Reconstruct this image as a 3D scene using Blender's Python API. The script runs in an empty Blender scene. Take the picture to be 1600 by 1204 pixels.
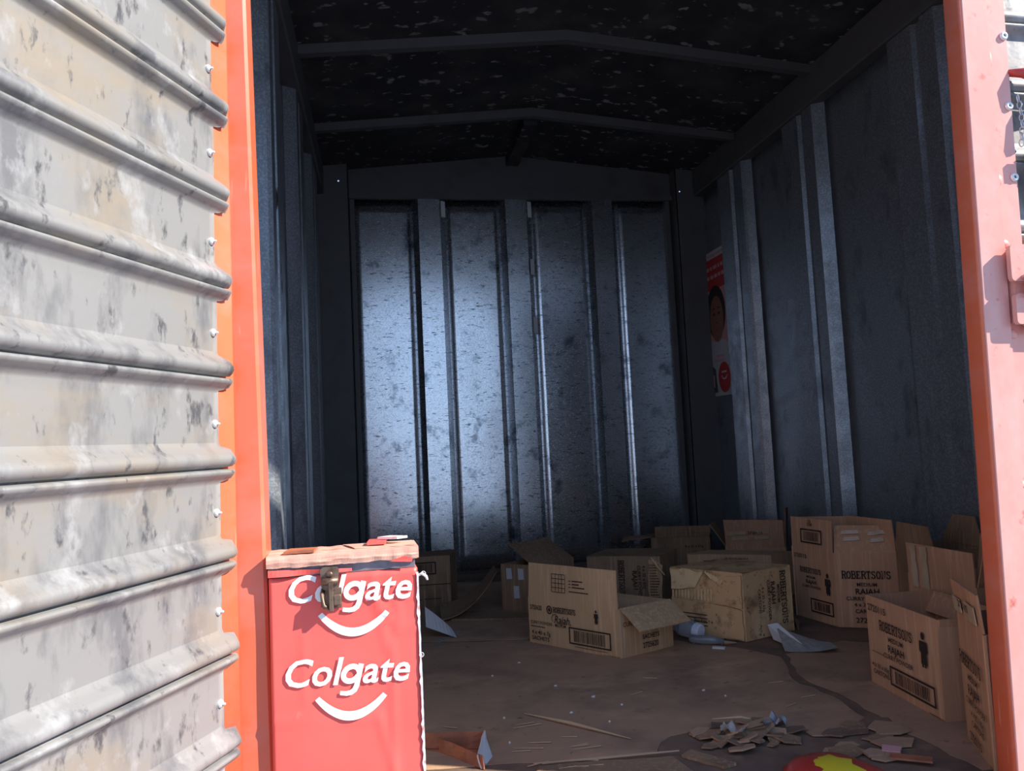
import bpy, math, random
from mathutils import Vector, Matrix, noise

# ------------------------------------------------------------------ camera, light
scene = bpy.context.scene
COL = scene.collection
YAW, PITCH, ROLL = map(math.radians, (9.75, 4.25, -2.75))
CAM = Vector((0, 0, .68))
f_ = Vector((math.sin(YAW)*math.cos(PITCH), math.cos(YAW)*math.cos(PITCH), math.sin(PITCH)))
r0 = Vector((math.cos(YAW), -math.sin(YAW), 0)); u0 = r0.cross(f_)
r_ = r0*math.cos(ROLL)+u0*math.sin(ROLL); u_ = -r0*math.sin(ROLL)+u0*math.cos(ROLL)
cd = bpy.data.cameras.new('camera'); cd.sensor_width = 36; cd.lens = 27; cd.clip_start = .02
cam = bpy.data.objects.new('camera', cd); COL.objects.link(cam)
m = Matrix((r_, u_, -f_)).transposed().to_4x4(); m.translation = CAM
cam.matrix_world = m
scene.camera = cam

SUNDIR = Vector((-.74, .33, -.565)).normalized()          # direction the light travels
world = bpy.data.worlds.new('sky'); scene.world = world; world.use_nodes = True
nt = world.node_tree; nt.nodes.clear()
wo = nt.nodes.new('ShaderNodeOutputWorld'); bg = nt.nodes.new('ShaderNodeBackground')
tcw = nt.nodes.new('ShaderNodeTexCoord'); sx = nt.nodes.new('ShaderNodeSeparateXYZ'); cr = nt.nodes.new('ShaderNodeValToRGB')
nt.links.new(tcw.outputs['Generated'], sx.inputs[0]); nt.links.new(sx.outputs['Z'], cr.inputs[0])      # clear blue sky, paler to the horizon
cr.color_ramp.elements[0].position = 0.0; cr.color_ramp.elements[0].color = (.50, .66, .90, 1)
cr.color_ramp.elements[1].position = .65; cr.color_ramp.elements[1].color = (.17, .34, .74, 1)
bg.inputs['Strength'].default_value = 1.42
nt.links.new(cr.outputs[0], bg.inputs[0]); nt.links.new(bg.outputs[0], wo.inputs[0])
sl = bpy.data.lights.new('sun', 'SUN'); sl.energy = 9.0; sl.angle = math.radians(.53); sl.color = (1, .95, .88)
so = bpy.data.objects.new('sun', sl); COL.objects.link(so); so.location = (4, -3, 5)
so.rotation_euler = SUNDIR.to_track_quat('-Z', 'Y').to_euler()
vs = scene.view_settings; vs.view_transform = 'Standard'; vs.look = 'None'; vs.gamma = 1; vs.exposure = 0.0; vs.use_curve_mapping = False

# ------------------------------------------------------------------ materials
def mat(name, col, *a, pos=False, **k):
    mt = mat_(name, col, *a, **k)
    if pos:                                   # follow the place, so that repeated pieces differ
        n = mt.node_tree.nodes; L = mt.node_tree.links; g = n.new('ShaderNodeNewGeometry')
        for nd in [q for q in n if q.type == 'MAPPING']: L.new(g.outputs['Position'], nd.inputs[0])
    return mt
def mat_(name, col, rough=.6, metal=0.0, spec=.5, var=None, bump=0.0, bscale=60, coat=0.0, alpha=1.0, trans=0.0):
    """var: list of (colour, scale(x,y,z), lo, hi, detail) noise layers mixed over the base colour"""
    mt = bpy.data.materials.new(name); mt.use_nodes = True
    n = mt.node_tree.nodes; L = mt.node_tree.links; b = n['Principled BSDF']
    b.inputs['Base Color'].default_value = (*col, 1); b.inputs['Roughness'].default_value = rough
    b.inputs['Metallic'].default_value = metal; b.inputs['Specular IOR Level'].default_value = spec
    b.inputs['Coat Weight'].default_value = coat; b.inputs['Transmission Weight'].default_value = trans
    tc = n.new('ShaderNodeTexCoord'); last = None
    for (c, sc, lo, hi, det) in (var or []):
        mp = n.new('ShaderNodeMapping'); mp.inputs['Scale'].default_value = sc; L.new(tc.outputs['Object'], mp.inputs[0])
        nz = n.new('ShaderNodeTexNoise'); nz.inputs['Scale'].default_value = 1; nz.inputs['Detail'].default_value = det; nz.inputs['Roughness'].default_value = .62
        L.new(mp.outputs[0], nz.inputs[0])
        mr = n.new('ShaderNodeMapRange'); mr.inputs[1].default_value = lo; mr.inputs[2].default_value = hi
        L.new(nz.outputs['Fac'], mr.inputs[0])
        mx = n.new('ShaderNodeMix'); mx.data_type = 'RGBA'; mx.inputs[6].default_value = (*col, 1); mx.inputs[7].default_value = (*c, 1)
        L.new(mr.outputs[0], mx.inputs[0])
        if last: L.new(last, mx.inputs[6])
        last = mx.outputs[2]
    if last: L.new(last, b.inputs['Base Color'])
    if bump:
        nz = n.new('ShaderNodeTexNoise'); nz.inputs['Scale'].default_value = bscale; nz.inputs['Detail'].default_value = 5
        L.new(tc.outputs['Object'], nz.inputs[0])
        bp = n.new('ShaderNodeBump'); bp.inputs['Strength'].default_value = bump; bp.inputs['Distance'].default_value = .003
        L.new(nz.outputs['Fac'], bp.inputs['Height']); L.new(bp.outputs[0], b.inputs['Normal'])
    return mt

def rough_noise(mt, sc, lo, hi, r0, r1, det=4):
    n = mt.node_tree.nodes; L = mt.node_tree.links; b = n['Principled BSDF']
    tc = n.new('ShaderNodeTexCoord'); mp = n.new('ShaderNodeMapping'); mp.inputs['Scale'].default_value = sc
    nz = n.new('ShaderNodeTexNoise'); nz.inputs['Scale'].default_value = 1; nz.inputs['Detail'].default_value = det
    mr = n.new('ShaderNodeMapRange'); mr.inputs[1].default_value = lo; mr.inputs[2].default_value = hi; mr.inputs[3].default_value = r0; mr.inputs[4].default_value = r1
    L.new(tc.outputs['Object'], mp.inputs[0]); L.new(mp.outputs[0], nz.inputs[0]); L.new(nz.outputs['Fac'], mr.inputs[0]); L.new(mr.outputs[0], b.inputs['Roughness'])

M = {}
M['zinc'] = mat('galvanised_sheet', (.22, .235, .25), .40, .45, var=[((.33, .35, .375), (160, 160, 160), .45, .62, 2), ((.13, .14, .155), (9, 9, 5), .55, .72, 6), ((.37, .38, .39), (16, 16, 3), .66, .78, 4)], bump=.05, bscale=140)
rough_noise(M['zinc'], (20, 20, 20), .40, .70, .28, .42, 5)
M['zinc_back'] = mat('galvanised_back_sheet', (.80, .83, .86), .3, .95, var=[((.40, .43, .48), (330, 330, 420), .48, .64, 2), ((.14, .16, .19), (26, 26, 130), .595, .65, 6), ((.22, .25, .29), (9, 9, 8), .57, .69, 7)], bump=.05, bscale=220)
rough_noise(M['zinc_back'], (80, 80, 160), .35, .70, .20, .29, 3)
M['steel'] = mat('grey_painted_steel', (.125, .12, .118), .6, .25, var=[((.10, .09, .085), (6, 6, 6), .5, .7, 4)], bump=.1)
M['ceiling'] = mat('blackened_roof_sheet', (.04, .038, .04), .75, .2, var=[((.36, .345, .33), (15, 21, 15), .615, .67, 2.0), ((.09, .085, .08), (3, 3, 3), .45, .7, 3)], bump=.15)
M['slat'] = mat('weathered_zinc_slat', (0.265, 0.26, 0.251), .5, .2, var=[((0.163, 0.163, 0.167), (16, 16, 6), .50, .64, 6), ((0.295, 0.25, 0.195), (3.5, 3.5, 7), .50, .68, 5), ((0.093, 0.093, 0.0977), (38, 38, 18), .585, .68, 6), ((0.363, 0.358, 0.353), (18, 18, 12), .57, .70, 5)], bump=.10, bscale=90, pos=True)
M['paint'] = mat('red_oxide_gloss_paint', (.68, .155, .07), .26, 0, .6, var=[((.68, .20, .13), (5, 5, 9), .45, .7, 4), ((.80, .33, .22), (60, 60, 5), .66, .75, 3)], bump=.03, bscale=30)
M['paintfade_lit'] = mat('faded_sunlit_red_paint', (.80, .36, .29), .22, 0, .6, var=[((.84, .45, .38), (7, 7, 5), .42, .66, 5), ((.62, .15, .10), (25, 25, 25), .62, .74, 4)], bump=.08, bscale=45)  # paler red: some fading, plus sunlight on the front put into the colour
M['rivet'] = mat('pale_rivet_metal', (.80, .79, .76), .35, .5)
M['rivetcore'] = mat('dark_rivet_pin', (.10, .10, .10), .5, .5)
M['floor'] = mat('dirty_brown_floor', (0.232, 0.143, 0.0932), .85, 0, .25, var=[((0.124, 0.0807, 0.059), (5, 5, 5), .45, .68, 6), ((0.311, 0.194, 0.124), (11, 11, 11), .55, .72, 5), ((0.311, 0.232, 0.171), (160, 160, 160), .66, .74, 2)], bump=.35, bscale=35)
M['sheet'] = mat('trodden_cardboard', (0.468, 0.28, 0.169), .85, 0, .25, var=[((0.312, 0.189, 0.124), (4, 4, 4), .45, .65, 6), ((0.624, 0.377, 0.215), (3, 6, 3), .52, .72, 5), ((0.104, 0.078, 0.065), (20, 20, 20), .64, .74, 5), ((0.325, 0.26, 0.195), (190, 190, 190), .69, .75, 1)], bump=.25, bscale=40)
M['card'] = mat('kraft_cardboard', (0.607, 0.38, 0.2), .8, 0, .2, var=[((0.511, 0.31, 0.159), (3, 3, 3), .42, .65, 4), ((0.676, 0.435, 0.241), (120, 120, 4), .5, .66, 2)], bump=.08, bscale=60)
M['carddark'] = mat('old_brown_cardboard', (0.324, 0.198, 0.114), .85, 0, .2, var=[((0.204, 0.12, 0.072), (4, 4, 4), .45, .65, 5), ((0.396, 0.252, 0.15), (90, 90, 4), .52, .66, 2)], bump=.12, bscale=50)
M['cardstain'] = mat('stained_cardboard', (0.663, 0.4, 0.194), .85, 0, .2, var=[((0.312, 0.163, 0.075), (13, 13, 13), .50, .64, 7), ((0.8, 0.525, 0.275), (5, 5, 5), .52, .64, 4), ((0.163, 0.0938, 0.05), (45, 45, 45), .60, .70, 5)], bump=.25, bscale=60)
M['cardred'] = mat('reddish_kraft_cardboard', (0.585, 0.319, 0.182), .8, 0, .2, var=[((0.494, 0.26, 0.15), (3, 3, 3), .42, .66, 4), ((0.65, 0.377, 0.221), (100, 100, 4), .52, .66, 2)], bump=.08)
M['ply'] = mat('torn_paper_ply', (0.78, 0.546, 0.286), .85, 0, .2, var=[((0.585, 0.364, 0.169), (30, 30, 30), .5, .68, 5)], bump=.2)
M['ink'] = mat('dark_brown_print', (.045, .028, .022), .7, 0, .2, var=[((.14, .09, .055), (70, 70, 70), .60, .78, 3)])
M['tape'] = mat('packing_tape', (.62, .46, .31), .35, 0, .5, var=[((.50, .34, .20), (30, 30, 8), .45, .65, 3)])
M['whitetape'] = mat('white_tape', (.62, .60, .57), .6)
M['dull_tape'] = mat('grey_tape_tab', (.75, .75, .75), .6)
M['red'] = mat('red_poster_paper', (.92, .12, .095), .38, 0, .5, var=[((.90, .15, .12), (3, 3, 3), .4, .65, 3), ((.94, .24, .19), (18, 18, 9), .66, .78, 4)], bump=.10, bscale=14)
M['white'] = mat('white_print', (.93, .90, .88), .5)
M['paper'] = mat('torn_white_paper', (.80, .74, .71), .7, var=[((.70, .32, .27), (70, 70, 70), .55, .68, 4)])
M['wood'] = mat('raw_split_wood', (.64, .33, .25), .8, 0, .3, var=[((.72, .47, .35), (7, 60, 190), .45, .66, 5), ((.42, .17, .12), (11, 40, 120), .58, .70, 5)], bump=.3, bscale=70)
M['splinter'] = mat('pale_splinter_wood', (.50, .34, .20), .8, 0, .3)
M['strip'] = mat('dull_metal_strip', (.26, .23, .25), .5, .5, var=[((.17, .14, .16), (30, 30, 30), .45, .65, 5)], bump=.1)
M['bronze'] = mat('rusty_hasp_metal', (.24, .165, .115), .45, .7, var=[((.14, .085, .06), (60, 60, 60), .45, .65, 4)], bump=.1)
M['cap'] = mat('white_plastic_cap', (.82, .83, .86), .4)
M['clear'] = mat('cloudy_clear_plastic', (.72, .76, .80), .2, 0, .5, trans=.75)
M['clearbag'] = mat('glossy_plastic_scrap', (.42, .42, .43), .12, 0, .7, trans=.55)
M['newspaper'] = mat('crumpled_white_paper', (.66, .62, .58), .8)
M['greypaper'] = mat('dirty_grey_paper', (.33, .295, .26), .8, var=[((.42, .39, .35), (40, 40, 40), .45, .65, 4)])
M['orange'] = mat('orange_brown_carton', (.46, .16, .075), .6, 0, .4, var=[((.30, .11, .06), (14, 14, 14), .45, .65, 4)], bump=.2)
M['packetred'] = mat('red_packet_foil', (.48, .045, .035), .3, 0, .6)
M['packetyellow'] = mat('yellow_packet_print', (.75, .58, .03), .35)
M['posterwhite'] = mat('poster_white', (.62, .58, .58), .5)
M['posterred'] = mat('poster_red', (.62, .045, .045), .45)
M['posterpink'] = mat('poster_pink', (.75, .38, .36), .45)
M['skin'] = mat('poster_skin_print', (.36, .15, .10), .5)
M['hair'] = mat('poster_hair_print', (.035, .025, .022), .5)
M['lip'] = mat('poster_lip_print', (.45, .09, .08), .5)
M['black'] = mat('black_rubber', (.03, .03, .035), .45)
M['silver'] = mat('bright_chain_steel', (.72, .71, .68), .3, .9)
M['ground'] = mat('grey_concrete_apron', (.24, .27, .32), .95, 0, .1, var=[((.18, .20, .24), (1.2, 1.2, 1.2), .4, .65, 6)], bump=.5, bscale=20)
M['rust'] = mat('rust_patch', (.10, .045, .025), .8)

# ------------------------------------------------------------------ mesh helpers
class MB:
    def __init__(s): s.v = []; s.f = []
    def add(s, v, f):
        k = len(s.v); s.v += [tuple(p) for p in v]; s.f += [tuple(i+k for i in q) for q in f]; return s
    def box(s, x0, x1, y0, y1, z0, z1):
        v = [(x, y, z) for z in (z0, z1) for y in (y0, y1) for x in (x0, x1)]
        return s.add(v, [(0, 2, 3, 1), (4, 5, 7, 6), (0, 1, 5, 4), (2, 6, 7, 3), (0, 4, 6, 2), (1, 3, 7, 5)])
    def bbox(s, x0, x1, y0, y1, z0, z1, b=.004):
        """box with chamfered vertical and horizontal edges"""
        pts = []
        for sx, X, ix in ((-1, x0, x0+b), (1, x1, x1-b)):
            for sy, Yv, iy in ((-1, y0, y0+b), (1, y1, y1-b)):
                for sz, Z, iz in ((-1, z0, z0+b), (1, z1, z1-b)):
                    pts += [(X, iy, iz), (ix, Yv, iz), (ix, iy, Z)]
        def P(i, j, k, a): return ((i*2+j)*2+k)*3+a
        F = []
        for i in (0, 1):
            q = [P(i, 0, 0, 0), P(i, 1, 0, 0), P(i, 1, 1, 0), P(i, 0, 1, 0)]; F.append(q if i else q[::-1])
            q = [P(0, i, 0, 1), P(1, i, 0, 1), P(1, i, 1, 1), P(0, i, 1, 1)]; F.append(q[::-1] if i else q)
            q = [P(0, 0, i, 2), P(1, 0, i, 2), P(1, 1, i, 2), P(0, 1, i, 2)]; F.append(q if i else q[::-1])
        for i in (0, 1):
            for j in (0, 1):
                F.append((P(i, j, 0, 0), P(i, j, 0, 1), P(i, j, 1, 1), P(i, j, 1, 0)))
                F.append((P(i, 0, j, 0), P(i, 0, j, 2), P(i, 1, j, 2), P(i, 1, j, 0)))
                F.append((P(0, i, j, 1), P(0, i, j, 2), P(1, i, j, 2), P(1, i, j, 1)))
                for k in (0, 1): F.append((P(i, j, k, 0), P(i, j, k, 1), P(i, j, k, 2)))
        return s.add(pts, F)
    def prism(s, poly, z0, z1):
        """2D polygon extruded in z"""
        n = len(poly); v = [(x, y, z0) for x, y in poly]+[(x, y, z1) for x, y in poly]
        return s.add(v, [tuple(range(n))[::-1], tuple(range(n, 2*n))]+[(i, (i+1) % n, (i+1) % n+n, i+n) for i in range(n)])
    def sweep(s, prof, a, b, ux, uy, closed=False, caps=True):
        """profile [(p,q)] -> p*ux+q*uy, swept from a to b"""
        a, b, ux, uy = map(Vector, (a, b, ux, uy)); n = len(prof)
        v = [a+ux*p+uy*q for p, q in prof]+[b+ux*p+uy*q for p, q in prof]
        F = [(i, i+1, i+1+n, i+n) for i in range(n-1)]
        if closed:
            F.append((n-1, 0, n, 2*n-1))
            if caps: F += [tuple(range(n))[::-1], tuple(range(n, 2*n))]
        return s.add(v, F)
    def tube(s, pts, r, seg=8, caps=True):
        pts = [Vector(p) for p in pts]; n = len(pts); rings = []
        rr = r if isinstance(r, (list, tuple)) else [r]*n
        up = Vector((0, 0, 1))
        for i, p in enumerate(pts):
            d = (pts[min(i+1, n-1)]-pts[max(i-1, 0)]).normalized()
            a = d.cross(up if abs(d.z) < .9 else Vector((1, 0, 0))).normalized(); b = d.cross(a)
            rings.append([p+(a*math.cos(2*math.pi*k/seg)+b*math.sin(2*math.pi*k/seg))*rr[i] for k in range(seg)])
        v = [q for g in rings for q in g]
        F = [(i*seg+k, i*seg+(k+1) % seg, (i+1)*seg+(k+1) % seg, (i+1)*seg+k) for i in range(n-1) for k in range(seg)]
        if caps: F += [tuple(range(seg))[::-1], tuple(range((n-1)*seg, n*seg))]
        return s.add(v, F)
    def panel(s, p00, p10, p11, p01, t, nu=4, nv=4, warp=0.0, seed=0, freq=7, edge=True):
        """thick, slightly warped quad; thickness goes to the back (-normal)"""
        p00, p10, p11, p01 = map(Vector, (p00, p10, p11, p01))
        n = (p10-p00).cross(p01-p00).normalized(); A = []; B = []
        for j in range(nv+1):
            for i in range(nu+1):
                u, w = i/nu, j/nv
                p = (p00*(1-u)+p10*u)*(1-w)+(p01*(1-u)+p11*u)*w
                if warp:
                    k = warp*noise.noise(p*freq+Vector((seed*3.1, seed*1.7, 0)))
                    if not edge: k *= 4*u*(1-u)*w*(1-w)*2
                    p = p+n*k
                A.append(p); B.append(p-n*t)
        W = nu+1; K = len(A); F = []
        for j in range(nv):
            for i in range(nu):
                a = j*W+i; F += [(a, a+1, a+1+W, a+W), (a+K, a+W+K, a+1+W+K, a+1+K)]
        rim = [i for i in range(W)]+[j*W+nu for j in range(1, nv+1)]+[nv*W+i for i in range(nu-1, -1, -1)]+[j*W for j in range(nv-1, 0, -1)]
        for q in range(len(rim)):
            a, b = rim[q], rim[(q+1) % len(rim)]; F.append((b, a, a+K, b+K))
        return s.add(A+B, F)

def root_loc(o):
    while o.parent: o = o.parent
    return Vector(o.location)
def link(o, parent=None):
    COL.objects.link(o); o.parent = parent; return o
def mesh(name, mb, mt, smooth=False):
    me = bpy.data.meshes.new(name); me.from_pydata([tuple(p) for p in mb.v], [], mb.f); me.validate(); me.update()
    if mt: me.materials.append(mt)
    if smooth: me.polygons.foreach_set('use_smooth', [True]*len(me.polygons))
    return me
def obj(name, mb, mt, parent=None, local=False, smooth=False):
    """parts: vertices given in world space are moved into the root's frame (roots are not rotated unless local=True)"""
    if parent is not None and not local:
        o0 = root_loc(parent); mb.v = [(p[0]-o0.x, p[1]-o0.y, p[2]-o0.z) for p in mb.v]
    return link(bpy.data.objects.new(name, mesh(name, mb, mt, smooth)), parent)
def tag(o, label, cat, group=None):
    o['label'] = label; o['category'] = cat
    if group: o['group'] = group
    return o
def thing(name, label, cat, loc=(0, 0, 0), rotz=0, group=None):
    o = bpy.data.objects.new(name, None); o.empty_display_size = .05; link(o)
    o.location = loc; o.rotation_euler = (0, 0, rotz); return tag(o, label, cat, group)
def single(name, mb, mt, label, cat, group=None, smooth=False):
    """a thing that is one mesh: origin at the middle of its base"""
    xs, ys, zs = zip(*[tuple(p) for p in mb.v]); o0 = Vector(((min(xs)+max(xs))/2, (min(ys)+max(ys))/2, min(zs)))
    mb.v = [(p[0]-o0.x, p[1]-o0.y, p[2]-o0.z) for p in mb.v]
    o = link(bpy.data.objects.new(name, mesh(name, mb, mt, smooth))); o.location = o0
    return tag(o, label, cat, group)
def struct(name, mb, mt, parent=None, label=None):
    o = obj(name, mb, mt, parent)
    if parent is None:
        o['kind'] = 'structure'
        if label: o['label'] = label
    return o
def sempty(name, loc, rotz, label):
    o = bpy.data.objects.new(name, None); link(o); o.location = loc; o.rotation_euler = (0, 0, rotz)
    o['kind'] = 'structure'; o['label'] = label; return o
def inst(name, me, parent, loc, rot=(0, 0, 0), scale=(1, 1, 1)):
    o = bpy.data.objects.new(name, me); link(o, parent); o.location = loc; o.rotation_euler = rot; o.scale = scale; return o
def jag(poly, amp, step, rnd):
    out = []
    for i, a in enumerate(poly):
        b = poly[(i+1) % len(poly)]; d = math.hypot(b[0]-a[0], b[1]-a[1]); n = max(1, int(d/step))
        for k in range(n):
            w = k/n; j = amp if k else 0
            out.append((a[0]+(b[0]-a[0])*w+rnd.uniform(-j, j), a[1]+(b[1]-a[1])*w+rnd.uniform(-j, j)))
    return out

# ------------------------------------------------------------------ the shell
XL, XR, YB, YF = -.275, 1.835, 4.21, 1.25          # inner faces of the ribs, back sheet, front plane
PL, PR = XL-.045, XR+.045                          # flat panels behind the ribs
ZE, ZR, XM = 2.185, 2.275, .78                     # eaves, ridge, ridge x

struct('floor', MB().box(PL-.03, PR+.03, YF-.03, YB+.08, -.06, 0), M['floor'], label='dirty brown container floor')
struct('ground', MB().box(-14, 14, -14, 14, -.85, -.8), M['ground'], label='grey concrete ground outside the container')

def hat(w, d, groove=True):
    """rib profile: (along wall, out of wall)"""
    if groove: return [(0, 0), (.018, d), (w*.50, d), (w*.53, d-.016), (w*.64, d-.016), (w*.67, d), (w*.9, d), (w*.93, d-.012), (w, 0)]
    return [(0, 0), (.030, d), (w-.032, d), (w, 0)]

# back wall ------------------------------------------------------------------
wb = struct('wall_back', MB().box(-.137, 1.719, YB+.03, YB+.06, 0, 2.3), M['steel'], label='galvanised back wall of the container with raised ribs')
ribsB = [(.209, .391), (.698, .880), (1.202, 1.383)]
edges = [-.118]+[e for r in ribsB for e in r]+[1.712]
for i in range(0, len(edges), 2):
    a, b = edges[i], edges[i+1]
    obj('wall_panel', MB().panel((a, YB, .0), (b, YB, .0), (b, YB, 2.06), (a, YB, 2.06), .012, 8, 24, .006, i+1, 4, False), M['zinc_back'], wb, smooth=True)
for a, b in ribsB:
    obj('wall_rib', MB().sweep(hat(b-a, .032, False), (a, YB, 0), (a, YB, 2.06), (1, 0, 0), (0, -1, 0)), M['zinc_back'], wb)
hp = MB().add([(-.135, YB-.02, 2.06), (1.74, YB-.02, 2.06), (1.74, YB-.02, 2.30), (XM, YB-.02, 2.36), (-.135, YB-.02, 2.30)], [(0, 1, 2, 3, 4)])
hp.box(-.135, 1.74, YB-.045, YB-.018, 2.045, 2.075)
obj('header_plate', hp, M['steel'], wb)
def corner_post(x0, x1, hx, hz, inner):
    # folded channel, open to the outside, with a pin hole through which daylight shows
    mb = MB(); y0, y1 = YB-.11, YB-.106; h = .004
    for (a, b, c, d) in ((x0, hx-h, 0, 2.3), (hx+h, x1, 0, 2.3), (hx-h, hx+h, 0, hz-h), (hx-h, hx+h, hz+h, 2.3)): mb.box(a, b, y0, y1, c, d)
    return mb.box(inner-.002, inner+.002, y0, YB+.06, 0, 2.3)
obj('corner_post', corner_post(PL-.02, -.133, -.183, 2.118, -.135), M['steel'], wb)
obj('corner_post', corner_post(1.715, PR+.02, 1.738, 2.075, 1.717), M['steel'], wb)
for x in (-.118, 1.69): obj('edge_lip', MB().box(x-.012, x+.012, YB-.03, YB, 0, 2.05), M['steel'], wb)
tab = mesh('tape_tab', MB().box(-.013, .013, -.0012, .0012, -.045, .045), M['dull_tape'])
for x, z in ((.385, 1.99), (.874, 1.99), (.876, 1.66), (.878, 1.33)):
    inst('tape_tab', tab, wb, (x-.008, YB-.029, z), (0, 0, math.radians(25)))

# side walls -----------------------------------------------------------------
ribY = [(1.44, 1.70), (2.13, 2.41), (2.86, 3.15), (3.51, 3.83)]
for side, nm in ((-1, 'wall_left'), (1, 'wall_right')):
    px = PL if side < 0 else PR
    w = struct(nm, MB().box(min(px+side*.015, px+side*.04), max(px+side*.015, px+side*.04), YF+.02, YB+.06, -.02, 2.3), M['steel'],
               label='ribbed galvanised %s side wall' % ('left' if side < 0 else 'right'))
    ys = [YF+.04]+[e for r in ribY for e in r]+[YB-.02]
    for i in range(0, len(ys), 2):
        a, b = ys[i], ys[i+1]
        pts = [(px, a, 0), (px, b, 0), (px, b, 2.05), (px, a, 2.05)]
        if side > 0: pts = [pts[1], pts[0], pts[3], pts[2]]
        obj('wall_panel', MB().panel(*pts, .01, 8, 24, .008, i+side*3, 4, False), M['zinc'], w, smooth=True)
    for a, b in ribY:
        # profile runs from the far edge to the near edge
        obj('wall_rib', MB().sweep(hat(b-a, .045), (px, b, 0), (px, b, 2.05), (0, -1, 0), (-side, 0, 0)), M['zinc'], w)
    x0, x1 = (px-.02, XL+.015) if side < 0 else (XR-.015, px+.02)
    obj('top_rail', MB().bbox(x0, x1, YF+.03, YB, 2.045, 2.2, .006), M['steel'], w)
    obj('bottom_rail', MB().bbox(px-.012 if side < 0 else px-.03, px+.03 if side < 0 else px+.012, YF+.03, YB, 0, .05, .004), M['steel'], w)
wl = bpy.data.objects['wall_left']
for y, z, s in ((2.26, 1.42, .035), (2.31, 1.17, .022), (2.30, 1.22, .02)):
    pp = [(y+s*.25*math.cos(a)*random.Random(int(a*9)).uniform(.6, 1.2), z+s*math.sin(a)) for a in [k*math.pi/5 for k in range(10)]]
    mb = MB().add([(XL+.001, q[0], q[1]) for q in pp], [tuple(range(10))]); obj('rust_hole', mb, M['rust'], wl)

# ceiling --------------------------------------------------------------------
cl = struct('ceiling', MB(), M['ceiling'], label='blackened low-pitched metal ceiling with pale mould spots')
mb = MB(); n = 10
for k, (xa, za, xb, zb) in enumerate(((PL-.04, ZE+.005, XM, ZR+.03), (XM, ZR+.03, PR+.04, ZE+.005))):
    v = [(xa, YF-.02, za), (xb, YF-.02, zb), (xb, YB+.07, zb), (xa, YB+.07, za)]
    v += [(p[0], p[1], p[2]+.02) for p in v]
    mb.add(v, [(3, 2, 1, 0), (4, 5, 6, 7), (0, 1, 5, 4), (1, 2, 6, 5), (2, 3, 7, 6), (3, 0, 4, 7)])
cl.data = mesh('ceiling', mb, M['ceiling'])
for y in (1.43, 2.14, 2.85, 3.56):
    mb = MB()
    for xa, za, xb, zb in ((XL+.005, ZE-.022, XM, ZR-.012), (XM, ZR-.012, XR-.005, ZE-.022)):
        v = [(xa, y, za), (xb, y, zb), (xb, y+.034, zb), (xa, y+.034, za)]; v += [(p[0], p[1], p[2]+.048) for p in v]
        mb.add(v, [(3, 2, 1, 0), (4, 5, 6, 7), (0, 1, 5, 4), (1, 2, 6, 5), (2, 3, 7, 6), (3, 0, 4, 7)])
        v = [(xa, y+.034, za), (xb, y+.034, zb), (xb, y+.075, zb+.03), (xa, y+.075, za+.03)]; v += [(p[0], p[1], p[2]+.004) for p in v]
        mb.add(v, [(3, 2, 1, 0), (4, 5, 6, 7), (0, 1, 5, 4), (2, 3, 7, 6)])
    obj('ceiling_beam', mb, M['steel'], cl)
obj('ridge_strip', MB().box(XM-.035, XM+.035, 3.63, YB-.02, ZR-.03, ZR+.02), M['ceiling'], cl)

# front frame ----------------------------------------------------------------
wf = struct('wall_front', MB().box(PL-.04, PR+.04, YF+.045, YF+.11, 2.13, 2.32), M['paint'], label='red painted front frame above the doorway')
jb = MB().bbox(-.36, -.187, 1.295, 1.36, -.06, 2.14, .005); jb.v = [(x-.013*(z-.3), y, z) for x, y, z in jb.v]
struct('trim_1', jb, M['paint'], label='orange-red steel door jamb beside the open leaf')
struct('trim_2', MB().box(PL-.03, PR+.03, YF-.05, YF-.03, -.12, -.002), M['paint'], label='red steel door sill')

# left door leaf: open, seen from its inner face -------------------------------
PITCHS = .1405
d1 = sempty('door_1', (-.246, 1.25, 0), math.radians(67), 'open left door leaf of weathered horizontal zinc slats in a red steel frame')
prof = [(0, 0), (.030, .0005), (.060, .0005), (.076, .0005), (.0800, .0012), (.0850, .0078), (.0905, .0150), (.0940, .0185), (.0975, .0175), (.0992, .011), (.1002, .003),
        (.1018, .003), (.1032, .0105), (.1065, .0172), (.112, .0205), (.118, .0195), (.124, .0145), (.130, .0072), (.135, .0026), (PITCHS, 0)]
me_s = MB(); NP = len(prof); xs = [-1.1, -.02, -.002, .008, .018]
for i, x in enumerate(xs):
    for (z, d) in prof:
        flat = d < .0065
        X = x
        if x > -.01 and flat: X = -.006          # flat web ends short, beads run on over the frame
        k = 1 if i < 4 else (.55 if not flat else 1)
        me_s.v.append((X, -d*k, z))
for i in range(len(xs)-1):
    for j in range(NP-1):
        a = i*NP+j; me_s.f.append((a, a+NP, a+NP+1, a+1))
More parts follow.
